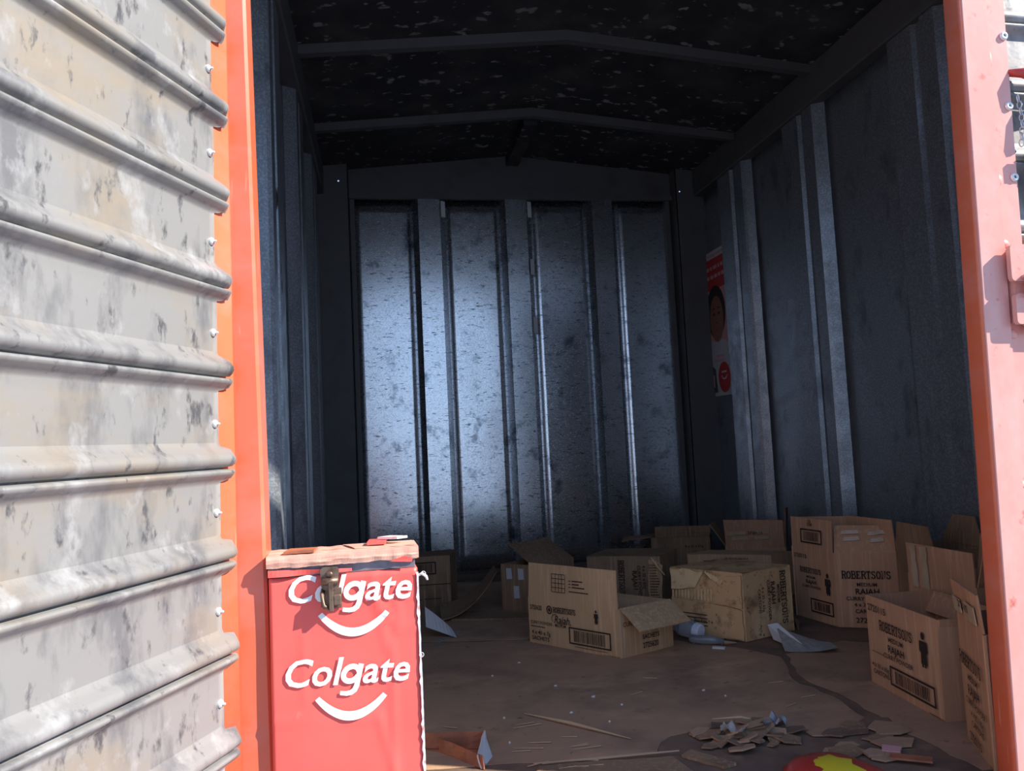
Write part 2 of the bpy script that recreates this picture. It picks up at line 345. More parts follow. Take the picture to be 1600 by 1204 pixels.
# closed bead ends
me_s.f.append(tuple((len(xs)-1)*NP+j for j in range(3, 11))); me_s.f.append(tuple((len(xs)-1)*NP+j for j in range(11, NP)))
slat = mesh('door_slat', me_s, M['slat'], True)
z0 = .781-.0795-3*PITCHS-.0
rv = MB(); 
for k, (r, y) in enumerate(((.0062, 0), (.0062, -.0025), (.0040, -.0048), (.0018, -.0048), (.0018, -.009), (.0012, -.0095))):
    for q in range(10): rv.v.append((r*math.cos(q*math.pi/5), y, r*math.sin(q*math.pi/5)))
for k in range(5):
    for q in range(10): rv.f.append((k*10+q, k*10+(q+1) % 10, k*10+10+(q+1) % 10, k*10+10+q))
rv.f.append(tuple(range(50, 60)))
rivet = mesh('door_rivet', rv, M['rivet'], True)
for k in range(-6, 13):
    z = z0+k*PITCHS
    if z < -.15: continue
    o = inst('door_slat', slat, d1, (random.Random(k+50).uniform(-.0015, .001), 0, z))
    inst('rivet', rivet, d1, (-.016, -.0005, z+.031+random.Random(k).uniform(-.004, .004)))
# tubular frame round the leaf
def rtube(x0, x1, y0, y1, r, n=4):
    P = []
    for cx, cy, a0 in ((x1-r, y1-r, 0), (x0+r, y1-r, 90), (x0+r, y0+r, 180), (x1-r, y0+r, 270)):
        for k in range(n+1):
            a = math.radians(a0+90*k/n); P.append((cx+r*math.cos(a), cy+r*math.sin(a)))
    return P
obj('frame_post', MB().prism(rtube(-.05, .046, .0012, .034, .010), -.15, 1.62), M['paint'], d1, True, True)
obj('frame_post', MB().prism(rtube(-1.14, -1.09, .0012, .034, .008), -.15, 1.62), M['paint'], d1, True, True)
for z in (-.15, 1.62): obj('frame_rail', MB().box(-1.12, .03, .003, .034, z-.02, z+.02), M['paint'], d1, True)
for nm in ('frame_post', 'frame_post.001'):
    for p in bpy.data.objects[nm].data.polygons:
        if len(p.vertices) > 4: p.use_smooth = False

# right door leaf: closed, seen from its outer face ------------------------------
d2 = sempty('door_2', (1.087, YF, 0), 0, 'closed right door leaf with faded red frame, rivets and bolt')
d2.rotation_euler.y = .0235                      # the leaf hangs slightly out of plumb
obj('frame_post', MB().prism(rtube(0, .058, 0, .044, .006), -.12, 2.14), M['paint'], d2, True, True)
obj('frame_sunlit_face', MB().bbox(.004, .059, -.0025, .004, -.12, 2.14, .0012), M['paintfade_lit'], d2, True)  # thin pale skin added over the post, so its sunlit front is painted lighter
for p in bpy.data.objects['frame_post.002'].data.polygons:
    if len(p.vertices) > 4: p.use_smooth = False
obj('frame_flange', MB().bbox(.061, .106, .006, .020, -.12, 2.14, .002).box(.050, .070, .022, .05, -.12, 2.14), M['paintfade_lit'], d2, True)
sp2 = mesh('door_slat_outer', MB().sweep([(z, -d*.8) for z, d in prof], (.075, .026, 0), (.82, .026, 0), (0, 0, 1), (0, 1, 0)), M['slat'], True)
rv2 = MB()
for k, (r, y) in enumerate(((.0085, 0), (.0085, -.002), (.0068, -.0042), (.0034, -.0046), (.0030, -.001))):
    for q in range(14): rv2.v.append((r*math.cos(q*math.pi/7), y, r*math.sin(q*math.pi/7)))
for k in range(4):
    for q in range(14): rv2.f.append((k*14+q, k*14+(q+1) % 14, k*14+14+(q+1) % 14, k*14+14+q))
rv2.f.append(tuple(range(56, 70)))
rivet2 = mesh('blind_rivet', rv2, M['rivet'], True); rivet2b = mesh('painted_rivet', rv2, M['paintfade_lit'], True)
core = mesh('rivet_pin', MB().tube([(0, -.0005, 0), (0, -.0022, 0)], .0030, 10), M['rivetcore'])
zr0 = 1.424
for k in range(-5, 12):
    z = zr0-k*.1405
    if z < -.1: continue
    o = inst('rivet', rivet2 if k < 3 else rivet2b, d2, (.097, .0055, z)); inst('rivet_pin', core, o, (0, 0, 0))
for k in range(-1, 15): inst('door_slat', sp2, d2, (0, 0, zr0-1.44+k*PITCHS-.03))
def blob(c, s, seed, nu=10, nv=6):
    mb = MB(); c = Vector(c)
    for j in range(nv+1):
        for i in range(nu):
            t = math.pi*j/nv; p = 2*math.pi*i/nu
            q = Vector((math.sin(t)*math.cos(p), math.sin(t)*math.sin(p), math.cos(t)))
            k = 1+.35*noise.noise(q*1.7+Vector((seed*5.3, 0, 0)))
            mb.v.append(c+Vector((q.x*s[0], q.y*s[1], q.z*s[2]))*k)
    for j in range(nv):
        for i in range(nu): mb.f.append((j*nu+i, j*nu+nu+i, j*nu+nu+(i+1) % nu, j*nu+(i+1) % nu))
    return mb
for i, (x, z, a, b) in enumerate(((.060, 1.375, .008, .016), (.061, 1.135, .008, .012), (.062, 1.012, .014, .008), (.066, .84, .010, .010), (.060, .56, .009, .007), (.060, .30, .008, .015))):
    obj('weld_bead', blob((x, .005, z), (a, .005, b), i), M['paintfade_lit'], d2, True, True)
# bolt keeper: plate with rounded corner, barrel and lower lug
def arcpoly(pts, r, n=4):
    out = []
    for i, p in enumerate(pts):
        a = Vector(pts[i-1])-Vector(p); b = Vector(pts[(i+1) % len(pts)])-Vector(p)
        a.normalize(); b.normalize(); p = Vector(p)
        for k in range(n+1):
            w = k/n; out.append(tuple((p+a*r*(1-w)**2+b*r*w**2)))
    return out
def xz_prism(poly, y0, y1):
    mb = MB().prism([(p[0], p[1]) for p in poly], 0, 1); mb.v = [(x, y0 if z < .5 else y1, yy) for x, yy, z in mb.v]; mb.f = [q[::-1] for q in mb.f]; return mb
obj('bolt_plate', xz_prism(arcpoly([(.050, .935), (.19, .935), (.19, 1.005), (.050, 1.005)], .010), -.022, -.012), M['paintfade_lit'], d2, True)
obj('bolt_plate', xz_prism(arcpoly([(.055, .855), (.19, .855), (.19, .912), (.055, .912)], .008), -.022, -.012), M['paintfade_lit'], d2, True)
obj('bolt_spacer', MB().box(.064, .19, -.012, .006, .86, 1.0), M['paintfade_lit'], d2, True)
bt = MB()
for k in range(15):
    a = math.radians(-150+300*k/14)
    for rr in (.016, .021):
        for x in (.070, .19): bt.v.append((x, -.026-rr*math.cos(a), .925+rr*math.sin(a)))
for k in range(14):
    a = k*4; b = a+4
    bt.f += [(a, a+1, b+1, b), (a+2, b+2, b+3, a+3), (a, b, b+2, a+2), (a+1, a+3, b+3, b+1)]
bt.f += [(0, 2, 3, 1), (56, 57, 59, 58)]
obj('bolt_barrel', bt, M['paintfade_lit'], d2, True, True)
obj('weld_bead', blob((.093, -.01, .848), (.012, .01, .008), 21), M['paintfade_lit'], d2, True, True)

# things hanging on the closed leaf --------------------------------------------------
X0 = 1.103
t = thing('strap', 'red webbing strap hanging across the closed slatted door leaf', 'strap', (X0+.16, YF-.02, 1.28))
obj('webbing', MB().tube([(X0+.122, YF+.010, 1.350), (X0+.140, YF-.006, 1.343), (X0+.165, YF-.014, 1.331), (X0+.22, YF-.012, 1.322), (X0+.30, YF-.010, 1.335)], [.007, .010, .012, .012, .010], 8), M['packetred'], t, smooth=True)
ch = thing('chain', 'small bright steel chain on the closed slatted door leaf', 'chain', (X0+.132, YF, 1.2))
ring = MB()
for a in range(12):
    for b in range(6):
        p, q = 2*math.pi*a/12, 2*math.pi*b/6
        ring.v.append(((.0042+.0014*math.cos(q))*math.cos(p), .0014*math.sin(q), (.0075+.0014*math.cos(q))*math.sin(p)))
for a in range(12):
    for b in range(6): ring.f.append((a*6+b, ((a+1) % 12)*6+b, ((a+1) % 12)*6+(b+1) % 6, a*6+(b+1) % 6))
ringm = mesh('chain_link', ring, M['silver'], True)
for k in range(8): inst('chain_link', ringm, ch, (.004*math.sin(k*.5), .004, .096-k*.0125), (0, 0, math.pi/2*(k % 2)+.4))
t = thing('torch', 'black handled tool with a red end hanging on the closed door leaf', 'tool', (X0+.16, YF-.012, 1.215))
obj('handle', MB().tube([(X0+.176, YF-.010, 1.305), (X0+.168, YF-.010, 1.285), (X0+.156, YF-.010, 1.236)], [.009, .013, .012], 10), M['black'], t, smooth=True)
obj('end_cap', MB().tube([(X0+.156, YF-.010, 1.236), (X0+.153, YF-.010, 1.224)], [.0125, .010], 10), M['packetred'], t, smooth=True)
t = thing('packet', 'clear and red plastic packet hanging on the closed door leaf', 'packet', (X0+.17, YF-.01, 1.09))
obj('packet_film', MB().panel((X0+.140, YF-.004, 1.095), (X0+.25, YF-.006, 1.09), (X0+.25, YF-.006, 1.19), (X0+.136, YF-.004, 1.19), .006, 6, 6, .006, 4, 40), M['clearbag'], t, smooth=True)
obj('packet_header', MB().box(X0+.134, X0+.25, YF-.016, YF-.011, 1.165, 1.196), M['packetred'], t)

# ------------------------------------------------------------------ print
def txt(s, x, y, size, bold=0.0, shear=0.0, align='LEFT', cw=1.0, space=1.0):
    cu = bpy.data.curves.new('t', 'FONT'); cu.body = s; cu.size = size; cu.offset = bold*size; cu.shear = shear; cu.resolution_u = 3; cu.align_x = align; cu.space_character = space
    o = bpy.data.objects.new('t', cu); COL.objects.link(o)
    me = bpy.data.meshes.new_from_object(o.evaluated_get(bpy.context.evaluated_depsgraph_get()))
    v = [(p.co.x*cw+x, p.co.y+y) for p in me.vertices]; F = [tuple(p.vertices) for p in me.polygons]
    bpy.data.objects.remove(o); bpy.data.curves.remove(cu); bpy.data.meshes.remove(me)
    return v, F
def rect(x0, y0, x1, y1): return [(x0, y0), (x1, y0), (x1, y1), (x0, y1)], [(0, 1, 2, 3)]
def join(*items):
    V, F = [], []
    for v, f in items:
        k = len(V); V += v; F += [tuple(i+k for i in q) for q in f]
    return V, F
def frame(x0, y0, x1, y1, t): return join(rect(x0, y0, x1, y0+t), rect(x0, y1-t, x1, y1), rect(x0, y0+t, x0+t, y1-t), rect(x1-t, y0+t, x1, y1-t))
def barcode(x0, y0, x1, y1, seed=1, t=.004, pad=.012):
    R = random.Random(seed); it = [frame(x0, y0, x1, y1, t)]; x = x0+t+pad
    while x < x1-t-pad:
        w = R.choice((.0012, .002, .003)); it.append(rect(x, y0+t+.004, min(x+w, x1-t-pad), y1-t-.004)); x += w+R.choice((.0015, .0022, .0035))
    return join(*it)
def stroke(pts, w):
    V, F = [], []
    for i, p in enumerate(pts):
        a = pts[max(i-1, 0)]; b = pts[min(i+1, len(pts)-1)]; dx, dy = b[0]-a[0], b[1]-a[1]; l = math.hypot(dx, dy) or 1
        ww = w[i] if isinstance(w, (list, tuple)) else w
        V += [(p[0]-dy/l*ww/2, p[1]+dx/l*ww/2), (p[0]+dy/l*ww/2, p[1]-dx/l*ww/2)]
    for i in range(len(pts)-1): F.append((2*i, 2*i+1, 2*i+3, 2*i+2))
    return V, F
def ell(cx, cy, a, b, n=20, a0=0, a1=360): return [(cx+a*math.cos(math.radians(a0+(a1-a0)*k/n)), cy+b*math.sin(math.radians(a0+(a1-a0)*k/n))) for k in range(n+1)]
def disc(cx, cy, a, b, n=20): p = ell(cx, cy, a, b, n)[:-1]; return p, [tuple(range(n))]
SER = {  # slab-serif capitals: strokes and serif spots in a unit box
 'R': ([[(.15, 0), (.15, 1)], [(.15, 1), (.5, 1), (.64, .88), (.64, .64), (.5, .52), (.15, .52)], [(.42, .52), (.68, 0)]], [(.15, 0), (.15, 1), (.70, 0)]),
 'O': ([ell(.36, .5, .29, .48, 16)], []),
 'B': ([[(.15, 0), (.15, 1)], [(.15, 1), (.48, 1), (.60, .88), (.60, .66), (.48, .54), (.15, .54)], [(.48, .54), (.64, .42), (.64, .13), (.5, 0), (.15, 0)]], [(.10, 0), (.10, 1)]),
 'E': ([[(.15, 0), (.15, 1)], [(.1, .97), (.62, .97), (.62, .8)], [(.15, .5), (.5, .5)], [(.1, .03), (.64, .03), (.64, .22)]], [(.10, 0), (.10, 1)]),
 'T': ([[(.36, 0), (.36, 1)], [(.06, .78), (.06, .97), (.66, .97), (.66, .78)]], [(.36, 0)]),
 'S': ([[(.60, .76), (.58, .92), (.36, .98), (.14, .90), (.12, .70), (.24, .56), (.48, .47), (.61, .32), (.58, .10), (.36, .02), (.13, .08), (.10, .26)]], []),
 'N': ([[(.15, 0), (.15, 1), (.60, 0), (.60, 1)]], [(.15, 0), (.12, 1), (.60, 1)]),
}
def serif(s, x, y, h, cw=1.0, wt=.15):
    it = []
    for ch in s:
        st, sp = SER[ch]
        for p in st: it.append(stroke([(x+a*h*cw, y+b*h) for a, b in p], wt*h))
        for a, b in sp: it.append(rect(x+(a-.17)*h*cw, y+b*h-.05*h, x+(a+.17)*h*cw, y+b*h+.05*h))
        x += .80*h*cw
    return join(*it), x
def figure(x, y, h):
    """small standing figure in a turban and long coat"""
    s = h
    return join(disc(x, y+.86*s, .075*s, .075*s, 12), ([(x-.09*s, y+.9*s), (x+.09*s, y+.9*s), (x+.03*s, y+1.0*s), (x-.03*s, y+1.0*s)], [(0, 1, 2, 3)]),
                ([(x-.17*s, y+.74*s), (x+.17*s, y+.74*s), (x+.19*s, y+.45*s), (x+.12*s, y+.40*s), (x+.14*s, y+.08*s), (x-.14*s, y+.08*s), (x-.12*s, y+.40*s), (x-.19*s, y+.45*s)], [(7, 6, 5, 4, 3, 2, 1, 0)]),
                rect(x-.10*s, y, x-.02*s, y+.09*s), rect(x+.02*s, y, x+.10*s, y+.09*s))
def place(v, f, face, lift=.0009, rot=0, piv=(0, 0), mirror=False, uv=None):
    o, u, w, n = face; mb = MB(); c, s = math.cos(rot), math.sin(rot)
    for (x, y) in v:
        x, y = x-piv[0], y-piv[1]
        if mirror: x = -x
        x, y = x*c-y*s+piv[0], x*s+y*c+piv[1]
        mb.v.append(o+u*x+w*y+n*lift)
    mb.f = [tuple(q) for q in f]
    # make sure print faces outwards
    if mb.f:
        q = mb.f[0]; a, b, c2 = (Vector(mb.v[i]) for i in q[:3])
        if (b-a).cross(c2-a).dot(n) < 0: mb.f = [q[::-1] for q in mb.f]
    return mb

# ------------------------------------------------------------------ cartons
class Carton:
    def __init__(s, name, label, L, C, R, h, mt='card', flaps=(), closed=False, warp=.004, seed=1, cat='cardboard box', lid=.0, group=None, z=0.002):
        B = (L[0]+R[0]-C[0], L[1]+R[1]-C[1]); s.P = [Vector((*p, z)) for p in (L, C, R, B)]; s.h = h; s.mt = M[mt]
        c = sum(s.P, Vector())/4; s.root = thing(name, label, cat, (c.x, c.y, 0), 0, group); s.seed = seed
        T = .0045; up = Vector((0, 0, h)); mb = MB()
        for i in range(4):
            a, b = s.P[i], s.P[(i+1) % 4]; mb.panel(a, b, b+up, a+up, T, 5, 5, warp, seed+i, 7, False)
        z1 = Vector((0, 0, .004))
        mb.panel(s.P[0]+z1, s.P[1]+z1, s.P[2]+z1, s.P[3]+z1, .004, 1, 1)
        if closed:
            mb.panel(*[p+up for p in s.P], .004, 6, 6, warp*1.5, seed+7, 7, False)
        s.body = obj('body', mb, s.mt, s.root)
        for (i, ln, ang, kw) in flaps: s.flap(i, ln, ang, **kw)
    def face(s, i):
        a, b = s.P[i], s.P[(i+1) % 4]; u = (b-a).normalized(); return (a.copy(), u, Vector((0, 0, 1)), Vector((u.y, -u.x, 0)))
    def width(s, i): return (s.P[(i+1) % 4]-s.P[i]).length
    def flap(s, i, ln, ang, mt=None, inset=.004, taper=0.0, curl=0.0, warp=.004, t0=None):
        a, b = s.P[i]+Vector((0, 0, s.h)), s.P[(i+1) % 4]+Vector((0, 0, s.h)); u = (b-a).normalized(); n = Vector((u.y, -u.x, 0))
        a = a+u*inset; b = b-u*inset; mb = MB(); N = 6; W = 4; T = .0042; A = []; Bk = []
        p = Vector((0, 0, 0)); an = math.radians(ang)
        for j in range(N+1):
            k = taper*j/N
            nn = n*math.cos(an)-Vector((0, 0, 1))*math.sin(an)      # outer normal of the flap
            for q in range(W+1):
                w = q/W; base = (a+u*k)*(1-w)+(b-u*k)*w+p
                d = warp*noise.noise(base*8+Vector((s.seed*2.2, 1.3, 0)))*(j/N)
                A.append(base+nn*d); Bk.append(base+nn*d-nn*T)
            p = p+(Vector((0, 0, 1))*math.cos(an)+n*math.sin(an))*(ln/N); an += math.radians(curl)/N
        K = len(A); w1 = W+1
        for j in range(N):
            for q in range(W):
                c = j*w1+q; mb.f += [(c, c+1, c+1+w1, c+w1), (c+K, c+w1+K, c+1+w1+K, c+1+K)]
        rim = list(range(w1))+[j*w1+W for j in range(1, N+1)]+[N*w1+q for q in range(W-1, -1, -1)]+[j*w1 for j in range(N-1, 0, -1)]
        mb.f += [(rim[(q+1) % len(rim)], rim[q], rim[q]+K, rim[(q+1) % len(rim)]+K) for q in range(len(rim))]
        mb.v = A+Bk
        o = obj('flap', mb, M[mt] if mt else s.mt, s.root)
        an = math.radians(ang); up = Vector((0, 0, 1))*math.cos(an)+n*math.sin(an); nn = n*math.cos(an)-Vector((0, 0, 1))*math.sin(an)
        o_frame = (a, u, up, nn); s.last = (o, o_frame); return o
    def ink(s, face, items, parent=None, lift=.0048, mt='ink', name='printed_marks', **kw):
        for v, f in items: obj('printed_line' if name == 'printed_marks' else name, place(v, f, face, lift, **kw), M[mt], parent or s.body)
def back(face): # same frame seen from inside
    o, u, w, n = face; return (o, u, w, -n)

# C: open box in the middle of the floor
c = Carton('carton', 'open kraft carton numbered 2725620 with a tall upright flap and a drooping side flap', (.472, 2.633), (.699, 2.334), (.903, 2.415), .148, seed=3)
W = c.width(0); fc = c.face(0)
rt, xe = serif('ROBERTSONS', .115, .112, .017, .70)
c.ink(fc, [txt('2725620', .012, .113, .021, .012, cw=.72), rt, join(stroke(ell(.098, .118, .010, .012, 18), .004), disc(.098, .118, .0045, .006, 10)),
           txt('Rajah,', .115, .078, .036, .006, .35, cw=.85), stroke([(.112, .082), (.106, .092), (.114, .104), (.128, .106)], .0025), txt('CURRY POWDER - MEDIUM', .012, .066, .0145, .004, cw=.86), rect(.012, .056, .075, .0585),
           txt('4 x 40 x 7g', .016, .032, .018, .012), txt('SACHETS', .016, .013, .0185, .012), figure(.292, .094, .044)])
c.ink(fc, [barcode(.178, .020, .345, .073, 5, .0045, .016), rect(.20, .012, .33, .0135)], name='barcode')
c.flap(0, .118, -3, inset=.002, warp=.008, taper=.004); fo, ff = c.last
g = []
for k in range(5): g.append(rect(.108, .030+k*.0145, .166, .0318+k*.0145))
for k, x in enumerate((.108, .124, .138, .151, .165)): g.append(rect(x, .030, x+.0018, .090))
for k in range(3): g.append(rect(.182, .070-k*.010, .190, .0725-k*.010)); g.append(rect(.195, .070-k*.010, .195+(.045, .030, .052)[k], .0735-k*.010))
g.append(rect(.182, .036, .262, .039))
c.ink(ff, [join(*g[:10])], fo, .0045, name='printed_grid'); c.ink(ff, g[10:], fo, .0045)
c.flap(1, .105, 118, inset=.006, curl=8, warp=.004, taper=.0)
c.flap(2, .10, -160, inset=.006)
c.ink(c.face(1), [txt('CURRY P', .012, .094, .020, .004, cw=.85), txt('4 x 40 x 7g', .088, .070, .017, .01, cw=.8), txt('SACHETS', .088, .045, .020, .012, cw=.85), txt('2725620', .088, .018, .023, .015, cw=.8)])

# E: torn, stained closed box
E_ = Carton('carton', 'stained closed carton with a torn face showing bare corrugation', (.978, 2.603), (1.138, 2.382), (1.352, 2.462), .219, 'cardstain', closed=True, seed=9, warp=.012)
fe = E_.face(0); We = E_.width(0)
R5 = random.Random(4)
def ragged(poly, seed, amp=.005, step=.025): return jag(poly, amp, step, random.Random(seed))
def patch(ct, face, poly, lift0, lift1, mt, name, parent=None):
    o, u, w, n = face; k = len(poly); mb = MB()
    mb.v = [o+u*x+w*y+n*lift0 for x, y in poly]+[o+u*x+w*y+n*lift1 for x, y in poly]
    mb.f = [tuple(range(k, 2*k))]+[(i, (i+1) % k, (i+1) % k+k, i+k) for i in range(k)]
    return obj(name, mb, M[mt], parent or ct.body)
patch(E_, fe, ragged([(.004, .145), (.10, .160), (.135, .215), (.002, .216)], 1), .002, .009, 'ply', 'torn_ply')
patch(E_, fe, ragged([(.168, .118), (.268, .105), (.270, .212), (.215, .205), (.175, .150)], 2), .002, .008, 'cardstain', 'torn_ply')
patch(E_, fe, ragged([(.0, .004), (.268, .004), (.268, .098), (.13, .108), (.002, .118)], 3), .001, .007, 'cardstain', 'torn_ply')
fl = MB()
for k in range(13):       # exposed flutes
    x = .006+k*.0125; o, u, w, n = fe
    fl.tube([o+u*x+w*.118+n*.003, o+u*(x+.002)+w*(.142+.0014*k)+n*.003], .0032, 6)
for k in range(13):
    a = Vector((.138+k*.010, .214-k*.0035)); b = a+Vector((.045, -.045))*(.5+.5*math.sin(k*.25))
    o, u, w, n = fe; fl.tube([o+u*a.x+w*a.y+n*.004, o+u*min(b.x, .262)+w*b.y+n*.004], .003, 6)
obj('exposed_flutes', fl, M['ply'], E_.body)
E_.ink(fe, [rect(.12+.0*k, .088-k*.012, .25-.02*(k % 2), .091-k*.012) for k in range(4)]+[txt('4 x 35 x 65g', .10, .070, .014, .004)], lift=.009, rot=math.pi, piv=(.13, .062))
f1 = E_.face(1); rt, xe = serif('ROBERTSONS', 0, 0, .024, .92)
def vtext(ct, face, items, x, y): # reads top to bottom
    ct.ink(face, items, rot=-math.pi/2, piv=(0, 0)) if False else None
def shifted(item, dx, dy, rot=0):
    v, f = item; c, s = math.cos(rot), math.sin(rot); return [(a*c-b*s+dx, a*s+b*c+dy) for a, b in v], f
d90 = -math.pi/2
E_.ink(f1, [shifted(rt, .168, .208, d90), shifted(txt('MEDIUM', 0, 0, .016, .01), .150, .165, d90), shifted(txt('RAJAH', 0, 0, .026, .02), .122, .178, d90),
            shifted(txt('CURRY POWDER', 0, 0, .017, .01), .104, .185, d90), shifted(txt('4 x 35 x 65g', 0, 0, .016, .01), .078, .165, d90), shifted(txt('CARTONS', 0, 0, .017, .01), .06, .16, d90)], lift=.007)

# A: closed box behind the red chest
a_ = Carton('carton', 'closed brown carton with a barcode panel standing behind the red counter', (-.018, 3.334), (.265, 3.31), (.306, 3.477), .215, 'carddark', closed=True, seed=14)
a_.ink(a_.face(0), [barcode(.06, .140, .225, .192, 8, .005)], name='barcode')
a_.ink(a_.face(0), [rect(.0, .096, .284, .099), rect(.10, .035, .16, .038), rect(.17, .037, .24, .040)])

# B: dark box with white tape
b_ = Carton('carton', 'dark open carton with three white tape strips, top folded back, by the back wall', (.46, 3.166), (.574, 3.07), (.779, 3.205), .185, 'carddark', seed=21)
for x, y, h in ((.030, .125, .045), (.085, .125, .045), (.062, .050, .05)):
    patch(b_, b_.face(0), [(x, y), (x+.026, y+.002), (x+.024, y+h), (x-.001, y+h)], .004, .0055, 'whitetape', 'tape_strip', b_.body)
b_.flap(1, .16, -62, warp=.012); b_.flap(0, .10, -100)
sh = MB(); NN = 12
for i in range(NN+1):                                      # curled sheet leaning on the box
    w = i/NN; x = .20+.235*w; zz = .012+.155*w**2.2
    sh.v += [(x, 3.02+.08*w, zz), (x+.01, 3.24+.02*w, zz+.02*(1-w)), (x, 3.02+.08*w, zz+.004), (x+.01, 3.24+.02*w, zz+.024-.02*w)]
for i in range(NN):
    k = i*4; sh.f += [(k, k+1, k+5, k+4), (k+2, k+6, k+7, k+3), (k, k+4, k+6, k+2), (k+1, k+3, k+7, k+5)]
sh.f += [(0, 2, 3, 1), (NN*4, NN*4+1, NN*4+3, NN*4+2)]
single('cardboard_sheet', sh, M['carddark'], 'curled dark cardboard sheet rising against the tape-striped carton', 'cardboard', smooth=False)
single('cardboard_sheet', MB().prism(jag([(.24, 3.05), (.46, 2.98), (.56, 2.965), (.60, 3.01), (.44, 3.11), (.26, 3.10)], .006, .05, random.Random(3)), .002, .008), M['carddark'], 'small flat cardboard piece lying before the tape-striped carton', 'cardboard')

# D: crushed box
D_ = Carton('carton', 'crushed carton with vertical lettering between the tape-striped carton and the stained one', (.80, 3.07), (1.06, 2.93), (1.20, 3.10), .205, 'carddark', closed=True, seed=31, warp=.035)
fd = D_.face(0); rt, xe = serif('ROBERTSONS', 0, 0, .022, .8)
D_.ink(fd, [shifted(rt, .130, .19, d90), shifted(txt('RAJAH', 0, 0, .026, .02), .185, .15, d90), shifted(txt('CURRY POWDER', 0, 0, .018, .01), .205, .17, d90), shifted(txt('4 x 35 x 65g', 0, 0, .018, .01), .225, .17, d90)], lift=.008)
patch(D_, fd, ragged([(.245, .02), (.30, .02), (.305, .17), (.27, .195), (.25, .19)], 7), .0, .006, 'card', 'torn_ply')
fl = MB(); o, u, w, n = fd
for k in range(15): fl.tube([o+u*.252+w*(.025+k*.0105)+n*.006, o+u*(.285+.006*math.sin(k))+w*(.025+k*.0105)+n*.006], .0032, 6)
obj('exposed_flutes', fl, M['carddark'], D_.body)
obj('torn_edge', MB().tube([o+u*.262+w*.20+n*.010, o+u*.290+w*.165+n*.022, o+u*.312+w*.135+n*.012], [.003, .005, .002], 6), M['ply'], D_.body)

# F: box behind the torn one
F_ = Carton('carton', 'closed carton with an upside-down barcode panel right behind the stained torn carton', (1.25, 3.12), (1.53, 2.93), (1.66, 2.99), .176, 'card', closed=True, seed=41)
F_.ink(F_.face(0), [barcode(.068, .075, .275, .150, 12, .006, .02)], name='barcode')
F_.ink(F_.face(0), [txt('6 001087 020176 001', .095, .156, .011, .004)], rot=math.pi, piv=(.172, .160))

# G: low open box at the back
G_ = Carton('carton', 'low open carton with a dark drooping end flap against the back wall', (1.27, 3.62), (1.535, 3.53), (1.60, 3.66), .185, 'carddark', seed=51)
G_.flap(3, .15, 100, curl=-12, taper=.02, warp=.02); G_.flap(2, .035, 8, mt='carddark'); G_.flap(0, .09, -170)
G_.ink(G_.face(0), [txt('4 x 35 x 65g', .16, .135, .017, .008)])

# H: box with raised flaps by the rib of the right wall
H_ = Carton('carton', 'carton with a taped front flap and a tall dark side flap by the poster wall', (1.555, 3.41), (1.775, 3.255), (1.845, 3.36), .15, 'cardred', seed=61)
H_.flap(0, .128, 14, warp=.006); fo, ff = H_.last
H_.ink(ff, [txt('2720115', .105, .062, .019, .015)], fo, .005)
for x, y, w_ in ((.02, .055, .075), (.03, .030, .08), (.14, .062, .06), (.13, .035, .07)):
    patch(H_, ff, [(x, y), (x+w_, y+.006), (x+w_, y+.020), (x, y+.015)], .003, .0045, 'tape', 'tape_strip', fo)
H_.flap(1, .17, 3, mt='carddark'); H_.flap(3, .12, 35, mt='carddark'); H_.flap(2, .10, 5)

# I: tall open box with readable front
I_ = Carton('carton', 'tall open carton printed on two faces, all its top flaps standing up', (1.475, 2.665), (1.507, 2.45), (1.682, 2.352), .25, 'cardred', seed=71)
def rob(ct, face, cx, y, k=1.0, wrap=True, num=None):
    rt, xe = serif('ROBERTSONS', 0, 0, .024*k, .80); w = xe
    it = [shifted(rt, cx-w/2, y), txt('MEDIUM', cx, y-.026*k, .017*k, .012, align='CENTER'), txt('RAJAH', cx, y-.052*k, .026*k, .022, align='CENTER'),
          txt('CURRY POWDER', cx, y-.073*k, .0175*k, .012, align='CENTER')]
    return it
fi = I_.face(1); cx = .098
I_.ink(fi, rob(I_, fi, cx, .165)+[txt('4 x 35 x 65g', cx, .072, .017, .01, align='CENTER'), txt('CARTONS', cx, .050, .018, .012, align='CENTER'), txt('2720115', cx, .018, .024, .012, align='CENTER')])
f0 = I_.face(0)
I_.ink(f0, [txt('2720115', .015, .215, .020, .01)]+rob(I_, f0, .10, .165, .72)+[figure(.185, .10, .075)])
I_.ink(f0, [barcode(.09, .03, .205, .078, 3, .005)], name='barcode')
I_.flap(0, .108, -2, warp=.006); fo, ff = I_.last
I_.ink(ff, [barcode(.055, .020, .165, .070, 4, .005)], fo, .005, name='barcode'); I_.ink(ff, [txt('2720', .09, .082, .014, .02), txt('115', .095, .094, .012, .02)], fo, .005)
I_.flap(1, .098, -26, warp=.006, taper=.006); fo, ff = I_.last
for x, y, w_ in ((.030, .040, .055), (.025, .062, .06), (.115, .035, .045), (.110, .060, .06)):
    patch(I_, ff, ragged([(x, y), (x+w_, y+.004), (x+w_-.004, y+.018), (x+.004, y+.013)], int(x*999), .002, .02), .003, .0048, 'tape', 'tape_strip', fo)
I_.flap(2, .11, -4); I_.flap(3, .105, 6)

